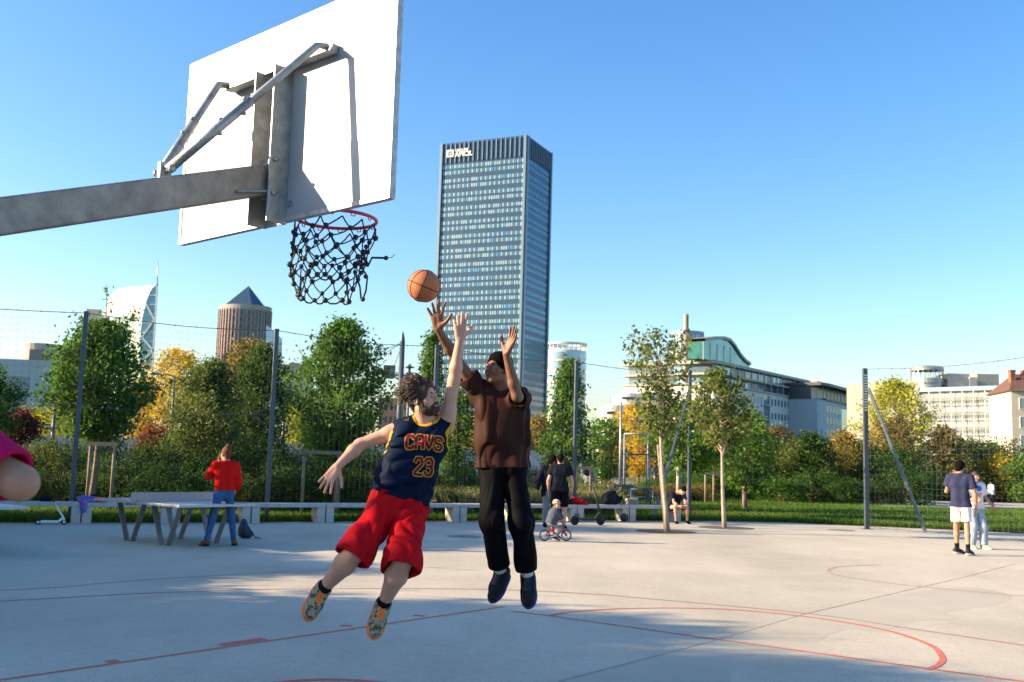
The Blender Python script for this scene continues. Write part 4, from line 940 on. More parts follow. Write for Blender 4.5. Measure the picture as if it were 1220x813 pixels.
# ---- background trees
bgt = [('yellow tree in full autumn colour left of the round brown tower', 212, 417, 505, 82, 62, 'yellow', 'round', 50), ('yellow leaved tree half hidden by the tall staked tree on the left', 168, 455, 540, 60, 64, 'yellow', 'oval', 40), ('pale yellow green tree behind the lamp post at the far left', 92, 470, 545, 76, 58, 'ygreen', 'oval', 46),
       ('yellow green low tree above the graffiti wall, left of the dark red tree', 40, 486, 545, 60, 66, 'ygreen', 'round', 36), ('small orange red shrub like tree left of the olive tree', 187, 512, 548, 30, 46, 'red', 'round', 24), ('yellow topped tree peeping over the dark tree right of the brown tower', 300, 410, 480, 60, 48, 'gold', 'round', 40), ('yellow tree low behind the second fence post', 362, 478, 545, 56, 55, 'ygreen', 'round', 36), 
       ('yellow tree low behind the chest of the brown shirt player', 560, 500, 560, 50, 58, 'yellow', 'round', 34), ('yellow tree right of the brown shirt player, left of the conical tree', 641, 498, 570, 44, 58, 'gold', 'oval', 34),
       ('round green tree right of the conical tree, above the standing men', 722, 500, 572, 52, 60, 'bright', 'round', 36), ('yellow green tree behind the white mast', 762, 482, 566, 70, 64, 'yellow', 'round', 44), ('green tree behind the goal posts', 745, 520, 575, 60, 70, 'green', 'round', 34), ('dark green tree behind the leaning brace', 800, 520, 580, 56, 60, 'dark', 'round', 36),
       ('brownish autumn tree before the long pale office building', 925, 508, 590, 62, 62, 'brown', 'oval', 40), ('dark green tree with bare trunk on the meadow edge', 966, 518, 580, 46, 54, 'dark', 'round', 40), ('golden olive tree left of the braced fence post', 1006, 516, 594, 62, 60, 'gold', 'oval', 50), ('big yellow green tree rising behind the braced fence post', 1066, 452, 560, 88, 92, 'ygreen', 'oval', 80),
       ('olive yellow tree right behind the braced fence post', 1052, 500, 590, 60, 64, 'gold', 'oval', 44), ('thin red brown autumn tree behind the slanted brace', 1072, 496, 590, 34, 60, 'brown', 'oval', 26), ('red brown autumn tree before the gridded glass building', 1124, 510, 592, 56, 60, 'brown', 'egg', 46), ('dark green spreading tree above the man in white shorts', 1158, 526, 592, 80, 62, 'dark', 'round', 50),
       ('yellow leaved tree at the right behind the woman in the white top', 1196, 546, 592, 56, 60, 'yellow', 'round', 40), ('dark green tree at the right frame edge', 1222, 548, 596, 50, 58, 'green', 'round', 40), ('green tree low behind the tall staked tree on the right of the meadow', 852, 520, 590, 60, 58, 'dark', 'oval', 36), ('olive tree between the dark meadow tree and the golden tree', 985, 535, 595, 44, 66, 'olive', 'oval', 36)]
for i, (lb, x, yt, yb, wp, Y, c_, pf, nb_) in enumerate(bgt):
    tree('tree', lb, x, yt, yb, wp, Y, c_, pf, nb=nb_, twig=5, lpt=24, leaf=.17 if Y < 80 else .26, sig=.24 if Y < 80 else .36, r0=.10, seed=i+31, group='autumn trees beyond the fence')
# ---- shrubs
def shrub_mesh(seed, n=4200, w=1.5, h=1.9):
    r = np.random.RandomState(seed); k = 42; ca = r.rand(k)*6.28; cr_ = np.sqrt(r.rand(k))*w*.8; cz = (.12+.88*r.rand(k))*h*(1-.45*(cr_/w)**2)
    cc = np.stack([np.cos(ca)*cr_, np.sin(ca)*cr_*.7, cz], 1); ct = r.rand(k)*.6+.1; i = r.randint(0, k, n); C = cc[i]+r.randn(n, 3)*[.19, .19, .17]; C[:, 2] = np.clip(C[:, 2], .03, None)
    T = ct[i]+r.randn(n)*.2
    b = MB()
    for j in range(16): p = Vector(cc[j]); b.tube([(p.x*.1, p.y*.1, 0), p*.5+Vector((0, 0, .1)), p], [.02, .013, .004], 4, caps=False)
    return leaves_mesh(C, T, .10, 'foliage', .5, seed, .3), b.mesh('stems')
SHM = [shrub_mesh(s) for s in (1, 2, 3, 4)]
shcache = {}
def shrub(k, colr, loc, sx, sz, rz, label, group):
    me = shcache.get((k, colr))
    if me is None:
        a = SHM[k][0].copy(); a.materials.clear(); a.materials.append(LM[colr]); s_ = SHM[k][1].copy(); s_.materials.clear(); s_.materials.append(M['bark']); me = shcache[(k, colr)] = (a, s_)
    t = empty('shrub', loc, label, 'shrub', group, rz); t.scale = (sx, sx, sz)
    for n_, m_ in (('foliage', me[0]), ('stems', me[1])):
        o = bpy.data.objects.new(n_, m_); col.objects.link(o); o.parent = t
zones = [(-30, 60, 'behind the far left bench under the pink sleeve'), (60, 150, 'behind the bench with the purple cloth'), (150, 250, 'behind the ping pong table'), (250, 330, 'behind the woman in red'), (330, 420, 'left of the bearded player'), (420, 520, 'behind the bearded player'), (520, 640, 'behind the player in brown'), (640, 740, 'behind the standing men')]
r9 = random.Random(9)
for row, (Y0, ht) in enumerate(((28.6, .62), (31.5, .95), (35, 1.12))):
    x = -40+row*12
    while x < 655:
        z_ = [z for z in zones if z[0] <= x < z[1]]; lb = z_[0][2] if z_ else zones[0][2]
        Y = Y0+r9.uniform(-.7, .7)+(max(0, x)/600)*3.6; p = atY(x, 549, Y); c_ = r9.choice(('dark', 'dark', 'green', 'olive', 'dark'))
        hh = ht*r9.uniform(.75, 1.15)*(1 if x < 480 else .62); kd = {'dark': 'dark green', 'green': 'green', 'olive': 'olive green'}[c_]
        shrub(r9.randrange(4), c_, (p.x, Y, 0), r9.uniform(.65, .95), hh, r9.uniform(0, 6.28), kd+' leafy shrub in the thicket '+lb, 'thicket '+lb)
        x += 1200/Y*r9.uniform(1.0, 1.5)
zr = [(820, 900, 'below the second pit tree'), (900, 985, 'before the long pale office building'), (985, 1035, 'left of the braced fence post'), (1035, 1110, 'behind the slanted fence brace'), (1110, 1250, 'behind the couple on the right')]
for row, (Y0, ht) in enumerate(((50, .8), (54, 1.35), (59, 1.7))):
    x = 815+row*9
    while x < 1245:
        z_ = [z for z in zr if z[0] <= x < z[1]]; lb = z_[0][2] if z_ else zr[0][2]
        if row == 0 and x > 1075: break
        Y = Y0+r9.uniform(-1, 1)+(6 if x > 1075 else 0); p = atY(x, 560, Y); c_ = r9.choice(('dark', 'green', 'dark', 'olive', 'gold') if row else ('dark', 'green')); kd = {'dark': 'dark green', 'green': 'green', 'olive': 'olive green', 'gold': 'golden'}[c_]
        shrub(r9.randrange(4), c_, (p.x, Y, 0), r9.uniform(.9, 1.5), ht*r9.uniform(.7, 1.15), r9.uniform(0, 6.28), kd+' shrub at the meadow edge '+lb, 'meadow edge shrubs '+lb)
        x += 1200/Y*r9.uniform(1.2, 1.9)
for i in range(11):   # pale grassy hedge in the middle distance
    x = 690+i*14; Y = 47+r9.uniform(-1, 1); p = atY(x, 556, Y); shrub(r9.randrange(4), 'gold' if i % 3 else 'bright', (p.x, Y, 0), .8, .42*r9.uniform(.8, 1.2), r9.uniform(0, 6), 'low pale green shrub in the hedge below the white mast', 'pale hedge in the middle distance')
# ---- trees of the same row standing left of the picture (they throw the shade on the court)
mbT, CT, TT = make_tree((0, 0, 0), 6.4, 1.0, 2.0, 'oval', nb=70, twig=6, lpt=42, leaf=.14, sig=.25, r0=.1, seed=77)
tm_, lm_ = mbT.mesh('trunk'), leaves_mesh(CT, TT, .15, 'crown', .6, 77); tm_.materials.append(M['bark']); lm_.materials.append(LM['green'])
off = OFFTREES = [(-15.5, -3.0, 1.1), (-15, -.4, 1.0), (-15.5, 2.2, 1.08), (-15, 4.6, 1.0), (-15.5, 7, 1.04), (-14.8, 9.2, .93), (-14, 11.6, .56), (-13.6, 14.0, .64), (-13.9, 16.4, .52), (-14.6, 18.7, .8), (-18.5, 20.5, 1.1), (-18, 23.5, 1.2), (-19.2, -1.5, 1.22), (-19, 1.2, 1.24), (-19.3, 3.8, 1.2), (-19, 6.3, 1.22), (-18.8, 8.6, 1.12), (-18, 12.8, .80), (-17.8, 15.4, .80), (-18.2, 18, .85)]
for i, (x, y, s) in enumerate(off):
    t = empty('tree', (x, y, 0), 'leafy green tree of the row left of the picture frame', 'tree', 'tree row left of the court', i*1.3); t.scale = (1.15, 1.15, s)
    for n_, m_ in (('trunk', tm_), ('crown', lm_)): o = bpy.data.objects.new(n_, m_); col.objects.link(o); o.parent = t
# ---- wooden stake frames
def stakes(x0, x1, ytop, Y, label, zlow=0., third=None, cross=True):
    a = atY(x0, ytop, Y); b_ = atY(x1, ytop+.6, Y); c = (a+b_)/2; base = Vector((c.x, Y, 0)); t = empty('stake_frame', base, label, 'tree stake', 'wooden tree stake frames')
    h = a.z
    for p in (a, b_): m = MB((p.x, Y, 0)); m.tube([(p.x, Y, 0), (p.x, Y, h)], .045, 8); m.build('stake', M['stake'], t)
    m = MB(c); m.bar((a.x-.09, Y-.055, h-.04), (b_.x+.09, Y-.055, h-.04), .03, .10); m.build('crossbar', M['wood'], t)
    if third: p = atY(third, 560, Y); m = MB((p.x, Y, 0)); m.tube([(p.x, Y+.3, 0), (p.x, Y+.3, h*1.02)], .05, 8); m.build('stake', M['stake'], t); 
    m = MB(c)
    for s in (-1, 1): m.tube([(c.x+s*(b_.x-a.x)*.5, Y, h*.93), (c.x+s*(b_.x-a.x)*.2, Y, h*.86), (c.x, Y, h*.88)], .012, 5)
    m.build('tie_strap', M['rubber'], t)
stakes(108.5, 137, 527, 27.2, 'wooden stake frame round the tall dense tree at the left fence post')
stakes(363, 404, 537, 28.2, 'wooden stake frame with broad crossbar left of the bearded player')
stakes(687, 703.5, 556, 33, 'wooden stake frame by the fourth fence post behind the standing men')
stakes(840.5, 860.5, 563, 45, 'wooden stake frame on the meadow between the last post and the second pit tree', third=852)
g_ = atZ(797, 633); m = MB(g_); tpp = atY(784, 530, g_.y+.06); m.tube([g_+Vector((-.08, .0, 0)), tpp], [.04, .035], 8); tag(m.build('wooden_stake', M['stake']), 'single pale wooden stake tied against the trunk in the first tree pit', 'tree stake')
# ---- grass blades
def grass(name, label, n, fn, hmin, hmax, wd, m, seed):
    r = np.random.RandomState(seed); P = fn(r, n); n = len(P); h = hmin+(hmax-hmin)*r.rand(n); a = r.rand(n)*6.28; lx = r.randn(n)*.35*h; ly = r.randn(n)*.35*h; wv = wd*(.6+.8*r.rand(n))
    V = np.zeros((n, 4, 3)); V[:, 0] = np.stack([P[:, 0]-np.cos(a)*wv, P[:, 1]-np.sin(a)*wv, np.full(n, -.02)], 1); V[:, 1] = np.stack([P[:, 0]+np.cos(a)*wv, P[:, 1]+np.sin(a)*wv, np.full(n, -.02)], 1)
    V[:, 2] = np.stack([P[:, 0]+lx*.5+np.cos(a)*wv*.6, P[:, 1]+ly*.5+np.sin(a)*wv*.6, h*.6], 1); V[:, 3] = np.stack([P[:, 0]+lx, P[:, 1]+ly, h], 1)
    V = V.reshape(-1, 3); i = np.arange(n)*4; F = np.stack([i, i+1, i+2, i+3], 1)
    me = bpy.data.meshes.new(name); me.vertices.add(len(V)); me.vertices.foreach_set('co', V.ravel().astype(np.float32)); me.loops.add(n*4); me.loops.foreach_set('vertex_index', F.ravel().astype(np.int32)); me.polygons.add(n); me.polygons.foreach_set('loop_start', np.arange(n, dtype=np.int32)*4)
    T = .5+.25*np.sin(P[:, 0]*.9)*np.cos(P[:, 1]*.7)+r.randn(n)*.2; at = me.attributes.new('tint', 'FLOAT', 'POINT'); at.data.foreach_set('value', np.repeat(np.clip(T, 0, 1), 4).astype(np.float32)); me.update(calc_edges=True)
    o = linkmesh(name, me, m); tag(o, label, 'grass', kind='stuff'); return o
ex_ = np.array([e.x for e in [Vector((-20, 17.2, 0))]+edge+[Vector((20, 23.6, 0))]]); ey_ = np.array([e.y for e in [Vector((-20, 17.2, 0))]+edge+[Vector((20, 23.6, 0))]])
def near_band(r, n):
    x = r.uniform(-14, 19, n); d = r.rand(n)**1.6*20; y = np.interp(x, ex_, ey_)+.13+d; return np.stack([x*(1+d/40), y], 1)
grass('grass', 'mown green meadow grass beyond the court edge', 130000, near_band, .03, .085, .012, LM['grass'], 3)
def edge_band(r, n):
    x = r.uniform(-14, 19, n); d = r.rand(n)**2*1.3; y = np.interp(x, ex_, ey_)+.12+d; return np.stack([x, y], 1)
grass('grass', 'longer grass tufts along the court edge under the benches', 26000, edge_band, .06, .2, .010, LM['grass'], 4)
def wild(r, n):
    y = r.uniform(30.5, 46, n); u = r.uniform(490, 740, n); return np.stack([(u-610)/1200*y, y], 1)
grass('wild_grass', 'tall dry wild grass standing behind the players', 26000, wild, .25, .8, .012, LM['dry'], 5)
# ------------------------------------------------------------------ buildings
M['tw_wall'] = mat('dark blue grey tower cladding', (.03, .07, .125), .35, .3, .1, .3); M['tw_fin'] = mat('pale aluminium fins', (.16, .23, .30), .4, .4, .05, 1)
M['tw_g1'] = mat('tower glass', (.09, .21, .31), .12, .2, .2, .2, spec=.9); M['tw_g2'] = mat('tower blinds', (.30, .44, .52), .25, 0, .15, .3, spec=.7); M['tw_g3'] = mat('tower blue glass', (.14, .36, .55), .1, .3, .2, .4, spec=.9)
M['skyglass'] = mat('pale blue curtain glass', (.22, .36, .46), .1, .25, .2, .06, spec=.9); M['beige'] = mat('beige stone', (.38, .34, .28), .85, 0, .08, .4); M['brick'] = mat('brown pink concrete', (.33, .26, .245), .8, 0, .15, .6); M['roofb'] = mat('brown roof tiles', (.12, .06, .045), .85, 0, .2, 2); M['greyw'] = mat('grey blue cladding', (.34, .39, .45), .6, .1, .08, .3)
M['white2'] = mat('white facade panels', (.60, .60, .59), .6, 0, .04, .2); M['teal'] = mat('teal glass', (.06, .22, .22), .12, .2, .5, .25, spec=.9); M['darkroof'] = mat('dark metal roof', (.08, .085, .09), .5, .4, .1, .5)
def facade_frame(p, q): d = (q-p).normalized(); n = Vector((d.y, -d.x, 0)); n = n if n.dot(-p) > 0 else -n; return d, n
def panel(b, p, d, n, u0, u1, z0, z1, off=.08, th=.1, mi=0):
    c = p+d*((u0+u1)/2)+n*(off-th/2)+Z*((z0+z1)/2); b.frame_box(c, d*(u1-u0)/2, n*th/2, Z*(z1-z0)/2, mi)
# ---- tall office tower
Yb = 250.; Pb = atY(628, 161, Yb); HT = Pb.z; Pa = atZ(525.5, 172, HT); Pc = atZ(657, 182.5, HT); Pa.z = Pb.z = Pc.z = 0; Pd = Pa+Pc-Pb
print('tower', HT, Pa, Pb, Pc, (Pa-Pb).length, (Pc-Pb).length, (Pa-Pb).normalized().dot((Pc-Pb).normalized()))
tw = empty('office_tower', Pb, 'tall rectangular dark blue glass office tower with white sign at the top left', 'tower')
b = MB(Pb); b.prism([Pa, Pb, Pc, Pd], 0, HT, 0); b.build('wall', M['tw_wall'], tw)
crown = HT*.065; nf = 42; fh = (HT-crown)/nf; r5 = random.Random(5)
for (p, q, nbay) in ((Pa, Pb, 36), (Pb, Pc, 26)):
    d, n = facade_frame(p, q); L = (q-p).length
    b = MB(p)
    for i in range(nbay//2+1):
        u = .5+(L-1.)*i/(nbay//2); panel(b, p, d, n, u-.12, u+.12, HT-crown, HT-.3, .35, .35)
    panel(b, p, d, n, 0, .7, 0, HT, .45, .44); panel(b, p, d, n, L-.7, L, 0, HT, .45, .44); b.build('fins', M['tw_fin'], tw)
    for k in range(nf):
        z0 = k*fh+fh*(.18 if k % 2 else .34); z1 = z0+fh*.50
        b = MB(p+Z*z0)
        for j in range(nbay):
            u0 = .75+(L-1.5)*j/nbay; u1 = u0+(L-1.5)/nbay; g = r5.random(); panel(b, p, d, n, u0+.18, u1-.08, z0, z1, .06, .1, ((j % 2 if g < .80 else (1 if g < .92 else 2)) if nbay == 36 else (0 if j % 2 else 2)))
        b.build('window_band', [M['tw_g1'], M['tw_g2'], M['tw_g3']], tw)
def text(body, loc, d, up, size, m, name, parent, off):
    cu = bpy.data.curves.new(name, 'FONT'); cu.body = body; cu.size = size; cu.extrude = .04; cu.offset = off
    tmp = bpy.data.objects.new('tmp', cu); col.objects.link(tmp); dg_ = bpy.context.evaluated_depsgraph_get(); me = bpy.data.meshes.new_from_object(tmp.evaluated_get(dg_)); bpy.data.objects.remove(tmp)
    o = linkmesh(name, me, m, parent); n = d.cross(up); me.transform(Matrix([[d.x, up.x, n.x, 0], [d.y, up.y, n.y, 0], [d.z, up.z, n.z, 0], [0, 0, 0, 1]])); me.update(); o.location = loc; o.matrix_parent_inverse = world_mat(parent).inverted(); return o
M['signw'] = mat('white sign', (.85, .85, .85), .5, 0, 0)
d, n = facade_frame(Pa, Pb)
def on_face(x, y, p, n): dd = Vector(ray(x, y)); o = Vector(CO); return o+dd*((p-o).dot(n)/dd.dot(n))
q = on_face(533.2, 188.5, Pa, n)+n*.5; b = MB(q); s_ = 1.95
for (u0, u1, v0, v1) in ((0, 1, 0, .2), (0, 1, .8, 1), (0, .22, .2, .8), (.78, 1, .2, .8), (.4, .6, .4, .6)): b.frame_box(q+d*s_*(u0+u1)/2+Z*s_*(v0+v1)/2, d*s_*(u1-u0)/2, n*.05, Z*s_*(v1-v0)/2)
b.build('logo_sign', M['signw'], tw)
text('APICIL', q+d*2.45-Z*.02, d, Z, 1.75, M['signw'], 'sign_lettering', tw, .05); text('GROUPE', q+d*2.45+Z*1.32, d, Z, .98, M['signw'], 'sign_lettering', tw, .015)
# ---- ringed glass tower
def ring_tower(name, label, xc, wpx, ytop, Y, nfl, fz, wallm, glassm, fins=0, cat='tower', zb=0, r2=None):
    c = atY(xc, ytop, Y); H = c.z; rr_ = wpx*Y/1200/2; base = Vector((c.x, Y+rr_, 0)); t = empty(name, base, label, cat)
    n = 48; fh = fz
    def circ(r_, s=.8): return [(base.x+math.cos(2*math.pi*i/n)*r_, base.y+math.sin(2*math.pi*i/n)*r_*s) for i in range(n)]
    b = MB(base); b.prism(circ(rr_), zb, H); b.build('wall', wallm, t)
    for k in range(nfl):
        z1 = H-fh*(k+.22); z0 = z1-fh*.62
        if z0 < zb+1: break
        b = MB(base+Z*z0); C = circ(rr_+.25); N = len(C)
        for i in range(N):
            p, q_ = Vector((*C[i], z0)), Vector((*C[(i+1) % N], z0)); b.add([p, q_, q_+Z*(z1-z0), p+Z*(z1-z0)], [(0, 1, 2, 3)], i % 2 if fins else 0)
        b.build('window_band', glassm, t)
    if fins:
        b = MB(base)
        for i in range(fins):
            a = 2*math.pi*i/fins; p = Vector((base.x+math.cos(a)*(rr_+.5), base.y+math.sin(a)*(rr_+.5)*.8, 0)); b.box((p.x, p.y, (zb+H)/2), (.55, .7, H-zb), a)
        b.build('fins', wallm, t)
    return t, base, rr_, H, circ
t, base, r_, H, circ = ring_tower('glass_tower', 'round pale blue glass tower with a ring on top, right of the tall dark tower', 676, 48, 416, 330, 22, 3.4, M['white2'], [M['skyglass']])
b = MB(base)
for i in range(24): a = 2*math.pi*i/24; b.box((base.x+math.cos(a)*r_*.96, base.y+math.sin(a)*r_*.77, H+1), (.25, .25, 2), a)
C1, C2 = circ(r_*1.06), circ(r_*.78); N = len(C1)
for i in range(N):
    j = (i+1) % N; b.add([(*C1[i], H+1.9), (*C1[j], H+1.9), (*C2[j], H+1.9), (*C2[i], H+1.9), (*C1[i], H+2.6), (*C1[j], H+2.6), (*C2[j], H+2.6), (*C2[i], H+2.6)], [(0, 1, 2, 3), (4, 7, 6, 5), (0, 4, 5, 1), (2, 6, 7, 3)])
b.build('roof_ring', M['white2'], t)
# ---- round brown tower with pyramid
t, base, r_, H, circ = ring_tower('round_tower', 'round brown concrete tower topped by a grey pyramid', 284.5, 62, 366, 560, 30, 4.1, M['brick'], [M['glassdark'], M['brick']], fins=44)
b = MB(base); b.prism(circ(r_*1.03), H-1, H+2.2); b.build('parapet', M['beige'], t)
ap = atY(288, 340.5, 560+r_); hb = r_*.86; b = MB(base); vs_ = [(base.x+math.cos(a+.5)*hb, base.y+math.sin(a+.5)*hb*.9, H+2) for a in (0, math.pi/2, math.pi, 1.5*math.pi)]+[(base.x+1, base.y, ap.z)]
b.add(vs_, [(0, 1, 4), (1, 2, 4), (2, 3, 4), (3, 0, 4)]); b.build('pyramid_roof', M['tw_wall'], t)
# ---- extruded outline building
def outline(pts, Y, depth, name, m, parent, off=0., kx=0.):
    P_ = [atY(x, y, Y-off+(155-x)*kx) for x, y in pts]; n = len(P_); b = MB(P_[0]); fr = P_; rdir = Vector((P_[0].x, P_[0].y, 0)).normalized(); bk = [p+rdir*depth for p in P_]
    b.add(fr+bk, [tuple(range(n)), tuple(range(n, 2*n))[::-1]]+[(i, i+n, (i+1) % n+n, (i+1) % n) for i in range(n)]); return b.build(name, m, parent)
Yi = 520; bs = atY(150, 549, Yi); bs.z = 0
t = empty('slanted_tower', bs, 'white tower with curved shoulder, cross braced glass edge and thin mast on the left', 'tower')
outline([(122, 560), (122, 392), (124, 372), (129, 358), (138, 346), (150, 342.5), (184, 340), (179, 347), (174.5, 358), (171, 372), (169.5, 378), (160, 380), (146, 378), (128, 376.5), (127, 560)], Yi, 35, 'wall', M['white2'], t, 0, .3)
outline([(127.3, 560), (128.2, 376.7), (146, 378.2), (160, 380.2), (169.3, 378.2), (167, 400), (166, 560)], Yi, 30, 'window_wall', M['skyglass'], t, -1., .3)
outline([(166.3, 560), (167.3, 400), (169.8, 378.2), (171.3, 372), (174.8, 358), (179.3, 347), (186, 340), (188, 340.5), (183.5, 430), (180, 560)], Yi, 30, 'glass_edge', M['tw_g1'], t, 9.)
b = MB(atY(175, 400, Yi))
for (x0, y0, x1, y1) in ((169, 402, 184, 381), (169, 402, 183, 418), (183, 418, 167, 432), (174, 362, 184, 381), (167, 432, 181, 450), (187.3, 341, 181, 450)): b.bar(atY(x0, y0, Yi-10), atY(x1, y1, Yi-10), .8, .8, 0, (0, 1, 0))
for k in range(9): y = 352+k*11; b.bar(atY(170 if y > 375 else 178, y, Yi-9.6), atY(186-(y-345)*.05, y, Yi-9.6), .3, .3, 0, (0, 1, 0))
b.build('cross_bracing', M['white'], t)
for k in range(8):
    b = MB(atY(140, 386+k*8, Yi-.5)); b.bar(atY(128, 385+k*8, Yi+.8+8.1), atY(166.5, 387+k*8, Yi+.8-3.4), .6, 1.2, 0, (0, 1, 0)); b.build('floor_slab', M['greyw'], t)
b = MB(atY(188, 340, Yi+3)); b.tube([atY(187.3, 342, Yi+1), atY(188, 311, Yi+1)], [.5, .15], 6); b.build('mast', M['alu'], t)
outline([(103, 560), (103, 368), (121.5, 369), (121.5, 560)], Yi+10, 25, 'side_block', M['offwhite'], t)
# ---- slanted blue glass block
bs = atY(326, 549, 480); bs.z = 0; t = empty('glass_building', bs, 'thin pale blue glass building with slanted top right of the round brown tower', 'building')
outline([(317, 560), (317, 388), (320, 389), (336, 404), (336, 560)], 480, 25, 'wall', M['skyglass'], t)
b = MB(atY(326, 400, 479))
for k in range(9): y = 408+k*7; b.bar(atY(317.3, y, 479.7), atY(335.7, y, 479.7), .3, .5, 0, (0, 1, 0))
b.build('floor_lines', M['greyw'], t)
# ---- generic block with windows as parts
def block(name, label, pts_px, H=None, Y=None, wallm=None, rows=(), depth=None, cat='building', base_z=0):
    """pts_px: roof corners in the photo, nearest one second; returns thing and faces"""
    p1 = atY(pts_px[1][0], pts_px[1][1], Y); H = p1.z; p0 = atZ(pts_px[0][0], pts_px[0][1], H) if pts_px[0] else None; p2 = atZ(pts_px[2][0], pts_px[2][1], H) if len(pts_px) > 2 else None
    P_ = [Vector((p.x, p.y, 0)) for p in (p0, p1, p2) if p is not None]; return P_, H
def windows(t, p, d, n, cols, rows_, m, name='window', th=.12, off=.05, frame=None):
    for (u0, u1) in cols:
        for (z0, z1) in rows_:
            c = p+d*((u0+u1)/2)+Z*z0; b = MB(c); panel(b, p, d, n, u0, u1, z0, z1, off, th, 0)
            if frame: 
                w_ = .07; panel(b, p, d, n, u0-w_, u0, z0-w_, z1+w_, off+.05, th, 1); panel(b, p, d, n, u1, u1+w_, z0-w_, z1+w_, off+.05, th, 1); panel(b, p, d, n, u0, u1, z1, z1+w_, off+.05, th, 1); panel(b, p, d, n, u0, u1, z0-w_, z0, off+.05, th, 1)
            b.build(name, [m, frame] if frame else m, t)
# office at far left
Yo = 130.; p1 = atY(66, 430, Yo); H = p1.z; p0 = p1+Vector((-40, -6, 0)); p1.z = p0.z = 0; d, n = facade_frame(p0, p1)
t = empty('office_building', p1, 'grey blue flat office block with ribbon windows at the left edge', 'building'); b = MB(p1); b.prism([p0, p1, p1-n*18, p0-n*18], 0, H); b.build('wall', M['greyw'], t)
L = (p1-p0).length
for k in range(4):
    z = H-2.2-k*3.05
    for j in range(9): windows(t, p0, d, n, [(L-3-j*3.9-2.6, L-3-j*3.9)], [(z-1.3, z)], M['blind'] if (j+k) % 3 == 0 else M['glass'])
cc = atY(40, 407, Yo+4); b = MB((cc.x, Yo+8, H)); b.lathe((cc.x-.6, Yo+8, H-.5), [(2.4, 0), (2.4, cc.z-H+.5), (0, cc.z-H+.5)], 24, sm=False); b.frame_box((cc.x+1.2, Yo+8.5, (H+cc.z-.3)/2), V3(1.9, 0, 0), V3(0, 2, 0), Z*((cc.z-H)/2)); b.build('rooftop_plant', M['beige'], t)
b = MB((cc.x, Yo+5.5, H)); b.frame_box((cc.x-.3, Yo+5.9, H+1), V3(.9, 0, 0), V3(0, .3, 0), Z*.95); b.build('rooftop_window', M['glassdark'], t)
# distant apartments
def simple_building(label, x0, x1, yt, Y, wallm, nf_, nc, winm, depth=15, name='apartment_building', yaw=0.1, chim=(), ws=.5):
    a = atY(x0, yt, Y); H = a.z; e = atY(x1, yt, Y); L = e.x-a.x; a.z = 0; d = Vector((math.cos(yaw), math.sin(yaw), 0)); n = Vector((d.y, -d.x, 0)); q = a+d*L
    t = empty(name, a, label, 'building'); b = MB(a); b.prism([a, q, q-n*depth, a-n*depth], 0, H); b.prism([a+n*.3-d*.3, q+n*.3+d*.3, q-n*depth, a-n*depth], H+.003, H+.5); b.build('wall', wallm, t)
    fh = 3.1; cw = L/nc
    windows(t, a, d, n, [(j*cw+cw*(.5-ws/2), j*cw+cw*(.5+ws/2)) for j in range(nc)], [(H-1.2-k*fh-1.5, H-1.2-k*fh) for k in range(nf_)], winm)
    for (cx, w_, h_) in chim: c = a+d*L*cx-n*3; b = MB((c.x, c.y, H)); b.box((c.x, c.y, H+h_/2), (w_, 2, h_), yaw); b.box((c.x, c.y, H+h_+.12), (w_+.3, 2.3, .2), yaw); b.build('chimney', M['brick'], t)
    return t
simple_building('distant beige apartment block with rooftop boxes left of the tall loose tree', 336, 366, 436, 300, M['beige'], 3, 6, M['glassdark'], chim=((.9, 2.4, 1.6), (.45, 3, 1)))
simple_building('distant white block in front of the beige apartments', 333, 367, 452, 270, M['white2'], 5, 7, M['blind'])
simple_building('low glazed building behind the second fence post', 340, 374, 474, 200, M['greyw'], 4, 7, M['skyglass'], ws=.8)
simple_building('distant orange tinted building left of the bearded player', 452, 486, 476, 260, mat('orange render', (.42, .22, .15), .85, 0, .08, .4), 4, 6, M['glassdark'])
# white banded building
Yw = 230.; bs = atY(745, 549, Yw); bs.z = 0; t = empty('banded_building', bs, 'white building with long dark horizontal slits behind the sparse pit tree', 'building')
for (x0, x1, y0, y1, dy) in ((721, 800, 482, 560, 0), (738, 800, 468, 482, 3)):
    a = atY(x0, y0, Yw+dy); e = atY(x1, y0, Yw+dy); z1 = a.z; z0 = max(0, atY(x0, y1, Yw+dy).z) if y1 < 550 else 0
    b = MB(a); pts = [(a.x+2.5*(1-math.cos(th)), a.y+2.5*(1-math.sin(th))) for th in np.linspace(0, math.pi/2, 6)]+[(e.x, a.y), (e.x, a.y+20), (a.x, a.y+20)]; b.prism(pts, z0+.01, z1); b.build('wall', M['white2'], t)
for y in (492, 501, 510, 519): a = atY(723, y, Yw-.15); e = atY(800, y+1, Yw-.15); b = MB(a); b.frame_box(((a.x+e.x)/2, Yw-.1, a.z), V3((e.x-a.x)/2, 0, 0), V3(0, .2, 0), Z*.34); b.build('window_band', M['glassdark'], t)
for y in (474.5,): a = atY(741, y, Yw+3); e = atY(800, y+1, Yw+3); b = MB(a); b.frame_box(((a.x+e.x)/2, Yw+2.9, a.z), V3((e.x-a.x)/2, 0, 0), V3(0, .2, 0), Z*.3); b.build('window_band', M['glassdark'], t)
